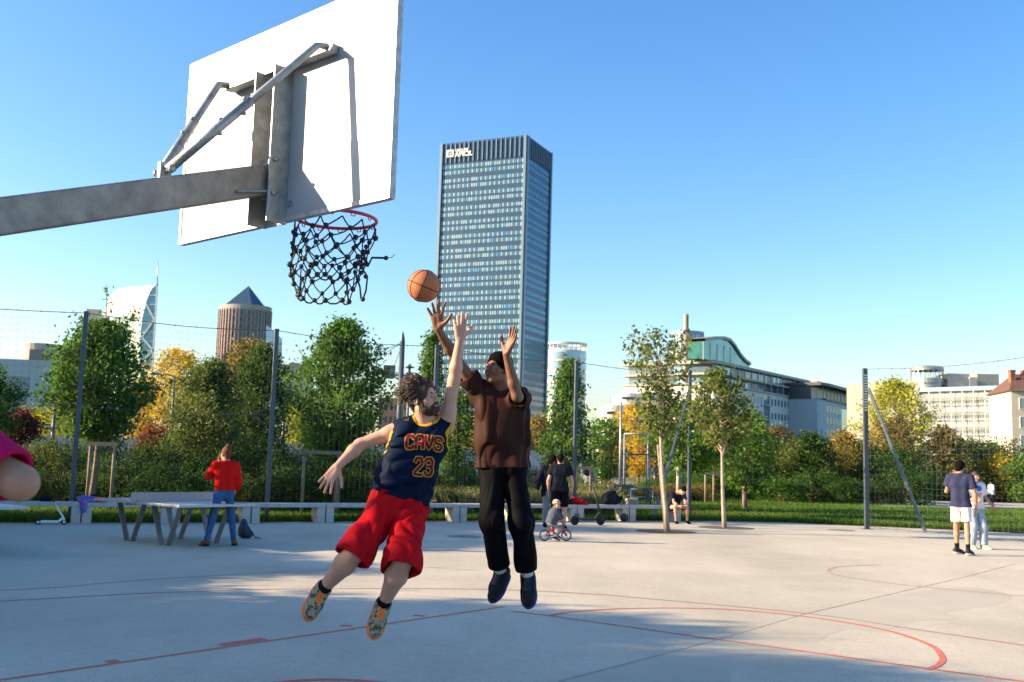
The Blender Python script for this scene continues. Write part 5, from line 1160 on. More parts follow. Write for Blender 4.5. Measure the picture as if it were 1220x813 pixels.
# ---- long pale building with wave roof
Yl = 300.; k1 = atY(851, 431, Yl); H = k1.z; k2 = atZ(967, 456, H); k1.z = k2.z = 0; d, n = facade_frame(k1, k2); L = (k2-k1).length; print('long', H, L, k1, k2)
n2 = -d; e0 = k1-n*26   # left end face runs from k1 back to e0
t = empty('long_building', k1, 'long white and grey office building with wave shaped glass roof and round glass turret', 'building')
def uofs(x, y=500): q = on_face(x, y, k1, n); return (q-k1).dot(d)
b = MB(k1); k3 = k2-n*22
b.prism([k1, k2, k3, k1-n*31], 0, H*.79); b.build('wall', M['white2'], t)
b = MB(k1)
b.prism([k1-n*1.2+d*1.2, k2-n*1.2, k3, k1-n*30+d*1.2], H*.79+.003, H-.4); b.build('upper_glazing', [M['glass']], t)
b = MB(k1)
for z in (H*.79+.01, H*.885, H-.4):
    b.prism([k1+n*.5-d*.5, k2+n*.5, k3, k1-n*32-d*.5], z, z+(.9 if z > H*.9 else .55))
b.build('floor_slab', M['offwhite'], t)
cls = [M['glass'], M['blind'], M['glassdark'], M['skyglass']]
for i in range(30):
    u0 = 1+(L-2)*i/30; u1 = u0+(L-2)/30-.35
    for (z0, z1) in ((H*.812, H*.88), (H*.905, H*.98)): 
        c = k1+d*u0+Z*z0; b = MB(c); panel(b, k1-n*1.2, d, n, u0, u1, z0, z1, .06, .1, 0); b.build('window', cls[r5.randrange(4)], t)
b = MB(k1)
for i in range(16): u = 1+(L-2)*i/15; c = k1+d*u+n*.2; b.box((c.x, c.y, H*.89), (.22, .22, H*.19-.02), 0)
b.build('colonnade', M['greyw'], t)
for (xa, xb) in ((885, 909), (918, 941), (948, 966)):
    ua, ub = uofs(xa), uofs(xb); cw = (ub-ua)/6
    windows(t, k1, d, n, [(ua+cw*(j+.28), ua+cw*(j+.72)) for j in range(6)], [(H*z, H*z+2.1) for z in (.12, .26, .40, .54, .68)], M['glassdark'])
for (xa, xb) in ((910, 917), (941.5, 947.5)):
    ua, ub = uofs(xa), uofs(xb); b = MB(k1+d*ua); panel(b, k1, d, n, ua, ub, .1, H*.77, .10, .2, 0)
    b.build('stair_glazing', M['glass'], t); b = MB(k1+d*ua)
    for k in range(5): panel(b, k1, d, n, ua, ub, H*(.10+.14*k), H*(.10+.14*k)+.5, .9, 1., 0)
    b.build('balcony', M['greyw'], t)
# left end face: white walls with dark openings and terraces
dl = -n; nl = -d
for (u0, u1, z0, z1, m_) in ((3, 13, H*.81, H*.88, 'skyglass'), (14, 23, H*.81, H*.88, 'glass'), (2, 9, H*.905, H*.98, 'glass'), (10, 20, H*.905, H*.98, 'skyglass'), (1, 2.5, H*.1, H*.76, 'glassdark'), (14, 16, H*.1, H*.76, 'glassdark')):
    c = k1+dl*u0+Z*z0; b = MB(c); panel(b, k1+(nl*-1.2 if z0 > H*.8 else nl*0), dl, nl, u0, u1, z0, z1, .1, .2, 0); b.build('window', M[m_], t)
# wave roof
prof_ = [(838, 407), (850, 404.5), (862, 404.5), (869, 407), (875, 414), (881, 424), (887, 431), (893, 435.5)]
W = [on_face(x, y, k1-n*1.5, n) for x, y in prof_]; W[0] = W[0]
b = MB(k1); lo_ = [Vector((p.x, p.y, H+.5)) for p in W]
for i in range(len(W)-1): b.add([lo_[i], lo_[i+1], W[i+1], W[i], lo_[i]-n*5, lo_[i+1]-n*5, W[i+1]-n*5, W[i]-n*5], [(0, 1, 2, 3), (4, 7, 6, 5)])
b.add([lo_[0], W[0], W[0]-n*5, lo_[0]-n*5], [(0, 1, 2, 3)]); b.build('roof_glazing', M['teal'], t)
b = MB(k1)
for i in range(len(W)-1): b.add([W[i]+n*.6, W[i+1]+n*.6, W[i+1]+n*.6+Z*.9, W[i]+n*.6+Z*.9, W[i]-n*6, W[i+1]-n*6, W[i+1]-n*6+Z*.9, W[i]-n*6+Z*.9], [(0, 1, 2, 3), (3, 2, 6, 7), (0, 4, 5, 1), (4, 7, 6, 5)])
b.build('wave_roof', M['galv_arm'], t)
b = MB(k1)
for i in range(5): p = W[0].lerp(W[4], i/4.6); b.box((p.x+.02, p.y-.1, (p.z+H)/2), (.2, .2, p.z-H-.3), 0)
b.build('mullions', M['white'], t)
# round turret and chimney
c = atY(822.5, 394, Yl+8); rr_ = 19*(Yl+8)/1200; ct = Vector((c.x, Yl+8+rr_, 0)); b = MB(ct+Z*H)
b.lathe((ct.x, ct.y, H+.3), [(rr_, 0), (rr_, c.z-H-1.)], 36, 0, sm=False); b.build('turret_glass', M['skyglass'], t)
b = MB(ct+Z*H); b.lathe((ct.x, ct.y, c.z-.9), [(0, .9), (rr_*1.05, .9), (rr_*1.05, 0), (0, 0)], 36, sm=False)
for i in range(26): a = 2*math.pi*i/26; b.box((ct.x+math.cos(a)*(rr_+.05), ct.y+math.sin(a)*(rr_+.05), (H+c.z)/2), (.16, .16, c.z-H), a)
for k in (.35, .68): b.lathe((ct.x, ct.y, H+(c.z-H)*k), [(rr_+.03, 0), (rr_+.15, 0), (rr_+.15, .25), (rr_+.03, .25)], 36, sm=False)
b.build('turret_frame', M['greyw'], t)
c2_ = atY(817, 375.5, Yl+8); b = MB((c2_.x, Yl+7.2, H)); b.lathe((c2_.x, Yl+7.0, H-14), [(.75, 0), (.75, c2_.z-H+14), (0, c2_.z-H+14)], 16, sm=False); b.tube([(c2_.x, Yl+7, c2_.z), (c2_.x, Yl+7, c2_.z+1.2)], .08, 5); b.build('chimney', M['brick'], t)
# ---- second grey block
q1 = atY(982, 459, 345.); H = q1.z; q2 = atZ(1027, 471, H); q0 = atZ(973.5, 457.5, H); q1.z = q2.z = q0.z = 0; d, n = facade_frame(q1, q2); L = (q2-q1).length
t = empty('grey_building', q1, 'grey office block with overhanging flat roof right of the long white building', 'building')
b = MB(q1); b.prism([q0, q1, q2, q2-n*15, q0-n*15], 0, H*.83); b.build('wall', M['greyw'], t); b = MB(q1); b.prism([q0-n*2, q1-n*2, q2-n*2, q2-n*15, q0-n*15], H*.83+.003, H-.5); b.build('upper_wall', M['glassdark'], t)
b = MB(q1); b.prism([q0+n*1.5-d*1, q1+n*2, q2+n*2+d*1, q2-n*15, q0-n*15], H-.5, H+.5); b.prism([q1+n*.6, q2+n*.6, q2-n*15, q1-n*15], H*.83, H*.83+.6); b.build('roof', M['darkroof'], t)
b = MB(q1); 
for i in range(12): u = 1+(L-2)*i/11; c = q1+d*u-n*.6; b.box((c.x, c.y, H*.91), (.3, .3, H*.15), 0)
b.build('colonnade', M['greyw'], t)
cw = (L-3)/12
windows(t, q1, d, n, [(1.5+cw*(j+.2), 1.5+cw*(j+.8)) for j in range(12) if j not in (5, 6)], [(H*z, H*z+2.2) for z in (.30, .44, .57, .70)], M['glassdark']); windows(t, q1, d, n, [(1.5+cw*5, 1.5+cw*7)], [(H*.15, H*.77)], M['skyglass'])
b = MB(q1+Z*H); b.frame_box(q1+d*L*.3-n*8+Z*(H+1.4), d*6, n*3, Z*.9); b.build('rooftop_plant', M['beige'], t)
# ---- gridded glass building on the right
Yr = 225.; s0 = atY(1096, 467.5, Yr+8); H = s0.z; s1 = atZ(1203, 464.5, H); s0.z = s1.z = 0; d, n = facade_frame(s0, s1); L = (s1-s0).length; print('right', H, L, s0, s1)
t = empty('glass_front_building', s0, 'pale office building with gridded glass front and round rooftop pavilion behind the fence', 'building')
b = MB(s0); b.prism([s0, s1, s1-n*16, s0-n*16], 0, H); b.build('wall', M['offwhite'], t)
sw = on_face(1087.5, 480, s0, n); b = MB(s0); ws_ = (s0-sw).length; c = s0-d*ws_/2-n*5+Z*(H+2.5)/2; b.frame_box(c, d*ws_/2, n*5.6, Z*(H+2.5)/2); b.build('side_wall', M['beige'], t)
nbv = 8; cw = L/nbv; fh = 3.35
for k in range(6):
    z1 = H-1.3-k*fh; z0 = z1-fh*.62
    if z0 < .3: continue
    for j in range(nbv):
        c = s0+d*cw*j+Z*z0; b = MB(c); 
        for i in range(4): panel(b, s0, d, n, cw*j+.1+i*(cw-.2)/4+.04, cw*j+.1+(i+1)*(cw-.2)/4-.04, z0, z1, .1, .1, 0 if (i+j+k) % 5 else 1)
        b.build('window', [M['blind'], M['glass']], t)
b = MB(s0)
for j in range(nbv+1): panel(b, s0, d, n, cw*j-.07, cw*j+.07, 0, H, .9, .12)
for k in range(6):
    z1 = H-.9-k*fh
    for q_ in (0, .3, .6, .9, 1.2, 2.2): 
        if z1-q_ > .2: panel(b, s0, d, n, 0, L, z1-q_, z1-q_+.07, 1.05 if q_ < 2 else .95, .12)
b.build('sunshade_grid', M['galv'], t)
b = MB(s0+Z*H); panel(b, s0, d, n, -.2, L, H+.003, H+.9, 1., .08); b.build('glass_parapet', M['skyglass'], t)
pc = atY(1112.3, 451, Yr+6); rr_ = 18.6*(Yr+6)/1200; tz = atY(1112.3, 437, Yr+6).z; b = MB((pc.x, Yr+6+rr_, H)); b.lathe((pc.x, Yr+6+rr_, H), [(rr_*.96, 0), (rr_*.96, pc.z-H-1.0), (rr_*1.03, pc.z-H-1.0), (rr_*1.03, pc.z-H+.2), (rr_*.3, pc.z-H+.2)], 32, sm=False); b.lathe((pc.x, Yr+6+rr_, tz-.7), [(rr_*.75, 0), (rr_*1.03, 0), (rr_*1.03, .7), (rr_*.9, 1.0), (0, 1.1)], 32, sm=False)
for i in range(20): a = 2*math.pi*i/20; b.box((pc.x+math.cos(a)*rr_, Yr+6+rr_+math.sin(a)*rr_, (pc.z+tz)/2), (.12, .12, tz-pc.z), a)
b.build('roof_pavilion', M['galv'], t)
for (x0, x1, yt, dy, mm) in ((1131, 1157, 444.5, 6, 'offwhite'), (1157, 1166, 449, 5.5, 'offwhite'), (1166, 1192, 445, 9, 'beige')):
    a = atY(x0, yt, Yr+dy); e = atY(x1, yt, Yr+dy); b = MB((a.x, a.y, H)); b.frame_box(((a.x+e.x)/2, Yr+dy+4, (H+a.z)/2), V3((e.x-a.x)/2, 0, 0), V3(0, 3.2, 0), Z*(a.z-H)/2); b.build('penthouse', M[mm], t)
# ---- cream house at the right edge
Yh = 180.; h0 = atY(1204.5, 466, Yh); H = h0.z; h0.z = 0; h1 = h0+V3(22, -3, 0); d, n = facade_frame(h0, h1); t = empty('cream_house', h0, 'cream apartment house with brown roof cut by the right frame edge', 'building')
b = MB(h0); b.prism([h0, h1, h1-n*12, h0-n*12], 0, H); b.build('wall', mat('cream render', (.46, .42, .36), .85, 0, .05, .3), t)
b = MB(h0+Z*H); L = (h1-h0).length; a_, b2, c_, d_ = h0+n*.5-d*.5, h1+n*.5, h1-n*12.5, h0-n*12.5-d*.5; r1_, r2_ = h0-n*6+d*2.5, h1-n*6
b.add([a_+Z*H, b2+Z*H, c_+Z*H, d_+Z*H, r1_+Z*(H+3.6), r2_+Z*(H+3.6)], [(0, 1, 5, 4), (2, 3, 4, 5), (3, 0, 4), (0, 3, 2, 1)]); rf = b.build('roof', M['roofb'], t)
for k in range(2): c = h0-n*(4+k*.3)+d*(1.6+k*2.2); b = MB((c.x, c.y, H)); b.box((c.x, c.y, H+2.2), (.9, .9, 3.6)); b.box((c.x, c.y, H+4.05), (1.1, 1.1, .2)); b.build('chimney', mat('red brick', (.30, .10, .06), .85, 0, .2, 4), rf)
windows(t, h0, d, n, [(1.4+i*3, 2.6+i*3) for i in range(4)], [(H-3.2-k*3.3, H-1.3-k*3.3) for k in range(4)], M['blind'], frame=M['white'])
# ---- background wall with graffiti
def wall_m():
    m = mat('graffiti wall', (.50, .49, .48), .85, 0, .1, 1.2); nn_ = m.node_tree.nodes; l = m.node_tree.links; b = nn_['Principled BSDF']; src = b.inputs['Base Color'].links[0].from_socket; tc = nn_['Texture Coordinate']
    v = nn_.new('ShaderNodeTexNoise'); v.inputs['Scale'].default_value = 1.3; v.inputs['Detail'].default_value = 4; v.inputs['Distortion'].default_value = 2.5; l.new(tc.outputs['Object'], v.inputs[0]); rp = nn_.new('ShaderNodeValToRGB'); rp.color_ramp.interpolation = 'CONSTANT'; e = rp.color_ramp.elements; e[0].color = (.50, .49, .48, 1); e[1].position = .56; e[1].color = (.28, .07, .06, 1)
    for p_, c in ((.60, (.5, .49, .5, 1)), (.63, (.12, .16, .28, 1)), (.66, (.5, .5, .5, 1))): x = e.new(p_); x.color = c
    l.new(v.outputs[1] if False else v.outputs[0], rp.inputs[0]); mx = nn_.new('ShaderNodeMixRGB'); mx.inputs[0].default_value = .75; l.new(src, mx.inputs[1]); l.new(rp.outputs[0], mx.inputs[2]); l.new(mx.outputs[0], b.inputs['Base Color']); return m
wa, wb_ = V3(-40, 50, 0), V3(2, 56, 0); b = MB(wa); b.bar(wa+Z*1.0, wb_+Z*1.0, .3, 2.2); b.bar(wa+Z*2.14, wb_+Z*2.14, .4, .08); tag(b.build('boundary_wall', wall_m()), 'long pale wall with red and blue graffiti beyond the parked cars', 'wall')
wa, wb_ = V3(6, 82, 0), V3(30, 82, 0); b = MB(wa); b.bar(wa+Z*.9, wb_+Z*.9, .3, 1.9)
for i in range(12): x = 6+i*2.1; b.box((x, 81.8, 1.0), (.25, .25, 2.1))
tag(b.build('boundary_wall', M['greyw']), 'pale blue grey panel wall far behind the white mast', 'wall')
# ------------------------------------------------------------------ other people
JEANS = cloth('blue denim', (.045, .12, .26), .4, 60, .85, .25); LJEANS = cloth('light denim', (.30, .38, .46), .4, 60, .85, .12); REDK = cloth('red knit sweater', (.66, .012, .010), .6, 45, .9)
NAVT = cloth('navy t shirt', (.035, .04, .085), .3, 30); WHT = cloth('white cotton', (.72, .71, .70), .3, 30, .85, .04); BLKT = cloth('black cotton', (.012, .015, .022), .3, 30); CHAR = cloth('charcoal', (.04, .042, .05), .3, 30); GREY = cloth('grey sweat fabric', (.20, .21, .23), .3, 30); LBLU = cloth('light blue shirt', (.16, .34, .55), .3, 30)
PINK = cloth('magenta t shirt', (.50, .008, .085), .4, 40); BRSH = mat('brown suede boot', (.23, .07, .03), .8, 0, .2, 20, .2, 60); WSOLE = mat('white rubber', (.6, .6, .58), .6, 0, .05, 20); DNAV = cloth('dark navy sportswear', (.008, .012, .035), .3, 30); PARK = cloth('grey blue puffer jacket', (.07, .08, .12), .5, 18)
YELT = cloth('yellow panel', (.60, .46, .02), .3, 30)
def shoes(m, s_=None): return dict(m=m, sole=s_ or WSOLE, high=0)
# woman in red, seen from behind, hands to her face
g = atZ(263, 650.5); J, f, l = stand((g.x, g.y, 0), R(118), 1.70, anL=(-.02, .15, .045), anR=(.0, -.13, .045), knL=(.0, .10, .28), knR=(.01, -.095, .28), toeL=(.06, .19, .02), toeR=(.085, -.16, .02), elL=(.10, .135, .70), wrL=(.115, .045, .86), elR=(-.02, -.13, .64), wrR=(.05, -.10, .50), headup=(.05, 0, 1), face=(1, .35, -.05))
person('woman in bright red sweater and blue jeans standing by the ping pong table', J, dict(s=.94, hs=1.1, build=.80, thin=.84, skin='fair', hair='auburn', hairstyle='bun', handL=dict(d=-l*.6+Z*.8, n=-f+l*.2, spread=.1), handR=dict(d=f*.5-Z*.8, n=l, spread=.1),
       top=dict(m=REDK, o=.026, sleeve=1.92, hem=-.06, hemr=.25, wr=.009, seed=3, fr=22, nr=.06, name='sweater', taper=1.0), bottom=dict(m=JEANS, o=.006, len=1.95, flare=1.2, cuff=.6, wr=.004, fr=30, name='jeans'), shoes=shoes(BRSH, M['rubber'])), .011)
# couple on the right
g = atZ(1146, 661); J, f, l = stand((g.x, g.y, 0), R(62), 1.86, anL=(.05, .05, .045), anR=(-.09, -.07, .045), knL=(.045, .05, .28), knR=(-.02, -.06, .28), toeL=(.13, -.02, .02), toeR=(.0, -.11, .02), elL=(.05, .14, .66), wrL=(.15, .06, .80), elR=(-.02, -.145, .635), wrR=(.02, -.15, .49), face=(1, -.55, .05), head=(.02, -.005, .925))
person('bearded man in navy t-shirt and white shorts standing at the right', J, dict(s=1.04, skin='tan', hair='black', hairstyle='curly', beard=.008, build=.76, thin=.90, handR=dict(d=-Z+f*.1, n=l, spread=.08), handL=dict(d=Z*.8+f*.2, n=-f, spread=.1),
       top=dict(m=NAVT, o=.026, sleeve=.62, hem=.05, wr=.007, seed=6, fr=22, nr=.066, taper=1.1), bottom=dict(m=WHT, o=.020, len=.72, flare=1.9, wr=.006, fr=26, name='shorts'), sock=(BLKSOCK, .13), shoes=shoes(CHAR)), .011)
g = atZ(1163.5, 654); J, f, l = stand((g.x, g.y, 0), R(-72), 1.66, anL=(.05, .075, .045), anR=(-.03, -.05, .045), knL=(.06, .065, .28), knR=(.02, -.05, .28), toeL=(.13, .10, .03), toeR=(.05, -.06, .02), elL=(.0, .17, .66), wrL=(.06, .21, .56), elR=(-.02, -.13, .64), wrR=(.10, -.10, .62), face=(1, -.1, .0))
rw, bW, tW, _, IW = person('woman in white printed t-shirt and light jeans walking beside the man in white shorts', J, dict(s=.93, hs=1.0, build=.82, thin=.82, skin='tan', hair='brown', hairstyle='short', handL=dict(d=-Z*.7+f*.4+l*.3, n=-l, spread=.1), handR=dict(d=f, n=l, spread=.1),
       top=dict(m=WHT, o=.032, sleeve=.75, hem=.03, wr=.008, seed=9, fr=22, nr=.062, taper=1.2), bottom=dict(m=LJEANS, o=.024, len=1.96, flare=1.3, cuff=1.6, wr=.006, fr=24, name='jeans'), shoes=shoes(mat('beige shoe', (.5, .42, .33), .7, 0, .1))), .011)
bvW = bvh_of(tW); PB = cloth('blue print', (.08, .15, .5)); PR_ = cloth('pink print', (.6, .08, .16))
def patch(nm, c, ux, uy, w_, h_, dirn, bvh, m, parent, off=.004, round_=True, n=10):
    b = MB(c); vs = []; 
    for j in range(n+1):
        for i in range(n+1):
            a, e = -1+2*i/n, -1+2*j/n
            if round_: a *= math.sqrt(1-e*e*.5); e *= math.sqrt(1-(-1+2*i/n)**2*.5)
            w3 = c+ux*a*w_/2+uy*e*h_/2; hit = bvh.ray_cast(w3-dirn*.4, dirn, .9); vs.append((hit[0] if hit[0] else w3)-dirn*off)
    b.add(vs, [(j*(n+1)+i, j*(n+1)+i+1, (j+1)*(n+1)+i+1, (j+1)*(n+1)+i) for j in range(n) for i in range(n)], 0, True); return b.build(nm, m, parent)
dW = -IW['Fr']; cW = IW['tp'](.80)+IW['Fr']*.12; patch('printed_emblem', cW, IW['Lf'], IW['U'], .16, .13, dW, bvW, PB, tW)
for i, (w_, x_) in enumerate(((.17, 0), (.13, .0))): 
    for k in range(4): patch('printed_text', IW['tp'](.58-.09*i)+IW['Lf']*((k-1.5)*w_*.27), IW['Lf'], IW['U'], w_*.2, .028, dW, bvW, PR_, tW, round_=False, n=3)
# two men behind the child
g = Vector(atY(668, 549, 24.2)); J, f, l = stand((g.x, 24.2, 0), R(86), 1.83, elL=(-.02, .165, .65), wrL=(.04, .15, .51), elR=(-.02, -.165, .65), wrR=(.03, -.17, .50), face=(1, -.1, -.05))
J, f, l = stand((atY(668, 549, 24.2).x, 24.2, 0), R(86), 1.80, elL=(-.02, .155, .64), wrL=(.03, .15, .50), elR=(-.02, -.155, .64), wrR=(.03, -.155, .50))
person('man in black t-shirt and black shorts seen from behind, before the bench', J, dict(s=1.04, skin='fair', hair='black', hairstyle='short', build=.95, handL=dict(d=-Z, n=-l), handR=dict(d=-Z, n=l), top=dict(m=BLKT, o=.026, sleeve=.6, hem=.04, wr=.006, taper=1.1), bottom=dict(m=BLK, o=.024, len=.9, flare=1.5, name='shorts'), shoes=shoes(BLKT)), .013)
J, f, l = stand((atY(656.5, 549, 25.2).x, 25.2, 0), R(-80), 1.76, elR=(.0, -.175, .64), wrR=(.05, -.20, .50), headup=(.35, .1, 1), face=(1, .35, -.35), head=(.055, .01, .915))
person('man with afro hair in a black hooded sweater facing the man in black', J, dict(s=1.0, skin='brown', hair='black', hairstyle='afro', build=.95, handR=dict(d=-Z, n=l), handL=dict(d=-Z, n=-l), top=dict(m=BLKT, o=.036, sleeve=1.9, hem=.05, hemr=.2, wr=.008, name='sweater'), bottom=dict(m=GREY, o=.022, len=1.9, flare=1.3, name='trousers'), shoes=shoes(BLKT)), .013)
# seated man on the bench end
sx = atZ(806, 624); Ys = 28.4; 
def S_(x, y, dy=0): return atY(x, y, Ys+dy)
J = dict(pelvis=S_(802, 603, .25), neck=S_(808, 586.5, -.05), head=S_(814, 584.5, -.14), shR=S_(801, 589, .0), shL=S_(814.5, 590, 0), elR=S_(803, 599, -.15), wrR=S_(810, 603.5, -.4), elL=S_(816.5, 599, -.15), wrL=S_(818, 603.5, -.42), hipR=S_(800, 604.5, .22), hipL=S_(805.5, 604.5, .22), knR=S_(804.5, 604, -.22), knL=S_(818.5, 604.5, -.22), anR=S_(805.5, 622, -.2), anL=S_(818.5, 621.5, -.2), toeR=S_(808, 624, -.36), toeL=S_(823, 623.5, -.36), face=V3(.25, -.75, -.75), headup=V3(.45, -.6, .75))
person('seated man in navy and yellow shirt bent over his phone on the bench end', J, dict(s=.86, hs=1.15, skin='fair', hair='black', hairstyle='short', build=.9, handR=dict(d=V3(.6, -.5, -.1), n=V3(0, 0, 1)), handL=dict(d=V3(-.5, -.6, -.1), n=V3(0, 0, 1)), top=dict(m=DNAV, o=.022, sleeve=.6, hem=.05, wr=.006, trim=YELT), bottom=dict(m=DNAV, o=.03, len=.75, flare=1.2, name='shorts'), shoes=shoes(BLKT)), .011)
# far people
for (x, yt, Y, yaw, lb, topm, hr, opt) in ((702, 556.5, 46, 80, 'far person in a grey blue top with dark backpack beyond the fence', GREY, 'black', 1), (795.5, 565.5, 60, -60, 'far person in light blue shirt between the leaning brace and the white post', LBLU, 'black', 0), (1180, 582, 54, 200, 'far person in a pale shirt on the gravel path behind the woman in white', WHT, 'brown', 0)):
    p = atY(x, 549, Y); H_ = 1.72; tz = atY(x, yt, Y).z; gz = min(0, 0); J, f, l = stand((p.x, Y, 0), R(yaw), max(1.2, min(1.85, tz)) if tz > 1.1 else 1.2, elL=(.03, .14, .64), wrL=(.12, .12, .60))
    H_ = max(1.2, min(1.85, tz)); person(lb, J, dict(s=H_/1.75, skin='fair', hair=hr, hairstyle='short', top=dict(m=topm, o=.03, sleeve=1.8, hem=.05, hemr=.2, wr=.004), bottom=dict(m=CHAR, o=.02, len=1.9, name='trousers'), shoes=shoes(BLKT)), .022)
    if opt:
        b = MB((p.x, Y-.25, 1.2)); b.ball((p.x-.12, Y-.2, 1.25), .2, 12, 0, (.85, .7, 1.25)); tag(b.build('backpack', BLKT), 'dark backpack carried by the far person beyond the fence', 'backpack')
p = atY(780, 574, 50); J, f, l = stand((p.x, 50, -.55), R(-90), 1.7, knL=(.22, .06, .50), knR=(.22, -.06, .50), anL=(.22, .06, .36), anR=(.22, -.06, .36), toeL=(.3, .06, .35), toeR=(.3, -.06, .35)); 
person('far person in dark clothes sitting by the blue metal frames', J, dict(s=.97, skin='tan', hair='brown', hairstyle='short', top=dict(m=CHAR, o=.03, sleeve=1.8, hem=.02, wr=.004), bottom=dict(m=CHAR, o=.02, len=1.9, name='trousers'), shoes=shoes(BLKT)), .022)
b = MB((p.x, 50.1, 0)); b.box((p.x, 50.1, .30), (.9, .35, .07)); b.box((p.x-.35, 50.1, .13), (.08, .3, .27)); b.box((p.x+.35, 50.1, .13), (.08, .3, .27)); tag(b.build('low_bench', M['wood']), 'low wooden bench under the far person in dark clothes', 'bench')
# arm in pink at the left edge (the rest of the person stands outside the picture)
def K_(x, y, Y): return atY(x, y, Y)
shx = K_(-112, 498, 2.34); bs = V3(shx.x-.16, shx.y+.02, 0)
J, f, l = stand(bs, R(20), 1.9); dz = shx-J['shR']; 
J['shR'] = shx; J['elR'] = K_(24, 576, 2.27); J['wrR'] = K_(-70, 534, 2.50); J['neck'] = J['neck']+Z*.03
person('person in magenta t-shirt reaching into the picture at the left edge', J, dict(s=1.08, skin='tan', hair='brown', hairstyle='short', build=1., thin=.86, handR=dict(d=V3(-1, .2, .2), n=V3(0, 0, -1)), handL=dict(d=-Z, n=-l), top=dict(m=PINK, o=.018, sleeve=.90, cr=.1, hem=.05, wr=.010, fr=34, seed=4, taper=.98), bottom=dict(m=CHAR, o=.03, len=1.9, name='trousers'), shoes=shoes(WHT)), .0075)
# ------------------------------------------------------------------ child on a small red bicycle
g0, g1 = atZ(648.7, 645), atZ(674.5, 645); Yk = (g0.y+g1.y)/2; wr_ = .118; fd = (g1-g0); wb = fd.length; fd.normalize(); sd = V3(-fd.y, fd.x, 0)
bk = empty('small_bicycle', (g0+g1)/2, 'small red child bicycle with black tyres ridden by the child in a helmet', 'bicycle')
RP = mat('red bicycle paint', (.55, .015, .02), .35, .1, .1, 10)
hubs = []
for g in (g0, g1):
    c = g+Z*wr_; hubs.append(c); wm = MB(c); wm.tube([c+fd*math.cos(a)*(wr_-.014)+Z*math.sin(a)*(wr_-.014) for a in [2*math.pi*i/28 for i in range(28)]], .014, 8, closed=True); ty = wm.build('wheel', M['rubber'], bk)
    wm = MB(c); wm.tube([c+fd*math.cos(a)*(wr_-.03)+Z*math.sin(a)*(wr_-.03) for a in [2*math.pi*i/28 for i in range(28)]], .006, 6, closed=True)
    for k in range(10): a = math.pi*k/5; wm.tube([c, c+fd*math.cos(a)*(wr_-.03)+Z*math.sin(a)*(wr_-.03)], .0018, 4)
    wm.tube([c-sd*.04, c+sd*.04], .014, 8); wm.build('rim', M['alu'], ty)
bb = g0+fd*wb*.48+Z*.12; st_ = g0+fd*wb*.30+Z*.29; hd_ = g0+fd*wb*.86+Z*.30; hb_ = g0+fd*wb*.78+Z*.42
b = MB(bk.location)
for a_, c_, r_ in ((hubs[0], bb, .015), (hubs[0], st_-Z*.05, .013), (bb, st_, .018), (bb, hd_-Z*.05, .022), (st_-Z*.06, hd_, .018)): b.tube([a_, c_], r_, 8)
b.build('frame', RP, bk); b = MB(hd_)
for s in (-1, 1): b.tube([hd_-Z*.06, hd_-Z*.1+sd*s*.03, hubs[1]+sd*s*.035], .014, 8)
b.tube([hd_-Z*.08, hd_+Z*.03], .014, 8); b.build('fork', RP, bk); b = MB(hb_); b.tube([hd_, hb_-Z*.03, hb_], .010, 8); b.tube([hb_-sd*.17-fd*.03, hb_-sd*.06, hb_+sd*.06, hb_+sd*.17-fd*.03], .009, 8); b.build('handlebar', M['black'], bk)
b = MB(st_); b.ball(st_+Z*.03, .05, 12, 0, (1.7, 1.0, .5), (fd, sd, Z)); b.build('saddle', M['black'], bk)
b = MB(bb); b.tube([bb-sd*.05, bb+sd*.05], .008, 6); b.lathe(bb-sd*.03, [(0, 0), (.035, 0), (.035, .004), (0, .004)], 16, 0, tuple(sd))
for s in (-1, 1): b.tube([bb+sd*s*.05, bb+sd*s*.05+(fd*.05-Z*.05)*s], .006, 6); b.frame_box(bb+sd*s*.08+(fd*.05-Z*.05)*s, fd*.025, sd*.03, Z*.008)
b.build('crankset', M['black'], bk)
pk = st_+Z*.10; nk = pk+fd*.07+Z*.235; 
J = dict(pelvis=pk, neck=nk, head=nk+fd*.03-sd*.015+Z*.115, shL=nk+sd*.095-Z*.02, shR=nk-sd*.095-Z*.02, elL=nk+sd*.12+fd*.09-Z*.13, elR=nk-sd*.13+fd*.08-Z*.14, wrL=hb_+sd*.14-fd*.05+Z*.015, wrR=hb_-sd*.14-fd*.05+Z*.015, hipL=pk+sd*.05-Z*.01, hipR=pk-sd*.05-Z*.01, knL=bb+sd*.075+fd*.10+Z*.15, knR=bb-sd*.075+fd*.07+Z*.13, anL=bb+sd*.08+fd*.05-Z*.0, anR=bb-sd*.08-fd*.03-Z*.045, toeL=bb+sd*.08+fd*.12-Z*.03, toeR=bb-sd*.08+fd*.05-Z*.075, face=fd*.5-sd*1.0+Z*-.05, headup=Z)
_, _, _, _, IK = person('small child in grey jacket and rainbow helmet riding a red bicycle', J, dict(s=.60, hs=1.25, skin='child', hair='brown', hairstyle='short', build=1.0, thin=1.0, handL=dict(d=fd, n=-Z, spread=.1), handR=dict(d=fd, n=-Z, spread=.1), top=dict(m=PARK, o=.022, sleeve=1.85, hem=.08, hemr=.3, wr=.006, fr=40, nr=.06, name='jacket'), bottom=dict(m=GREY, o=.014, len=1.9, flare=1.2, name='trousers'), shoes=shoes(BLKT)), .009)
u, f, l, hs = IK['u'], IK['f'], IK['l'], IK['hs']; hc = IK['P']['head']+u*.030*hs-f*.012*hs
hroot_ = empty('bicycle_helmet', hc, 'child helmet with orange, yellow, white and blue stripes', 'helmet')
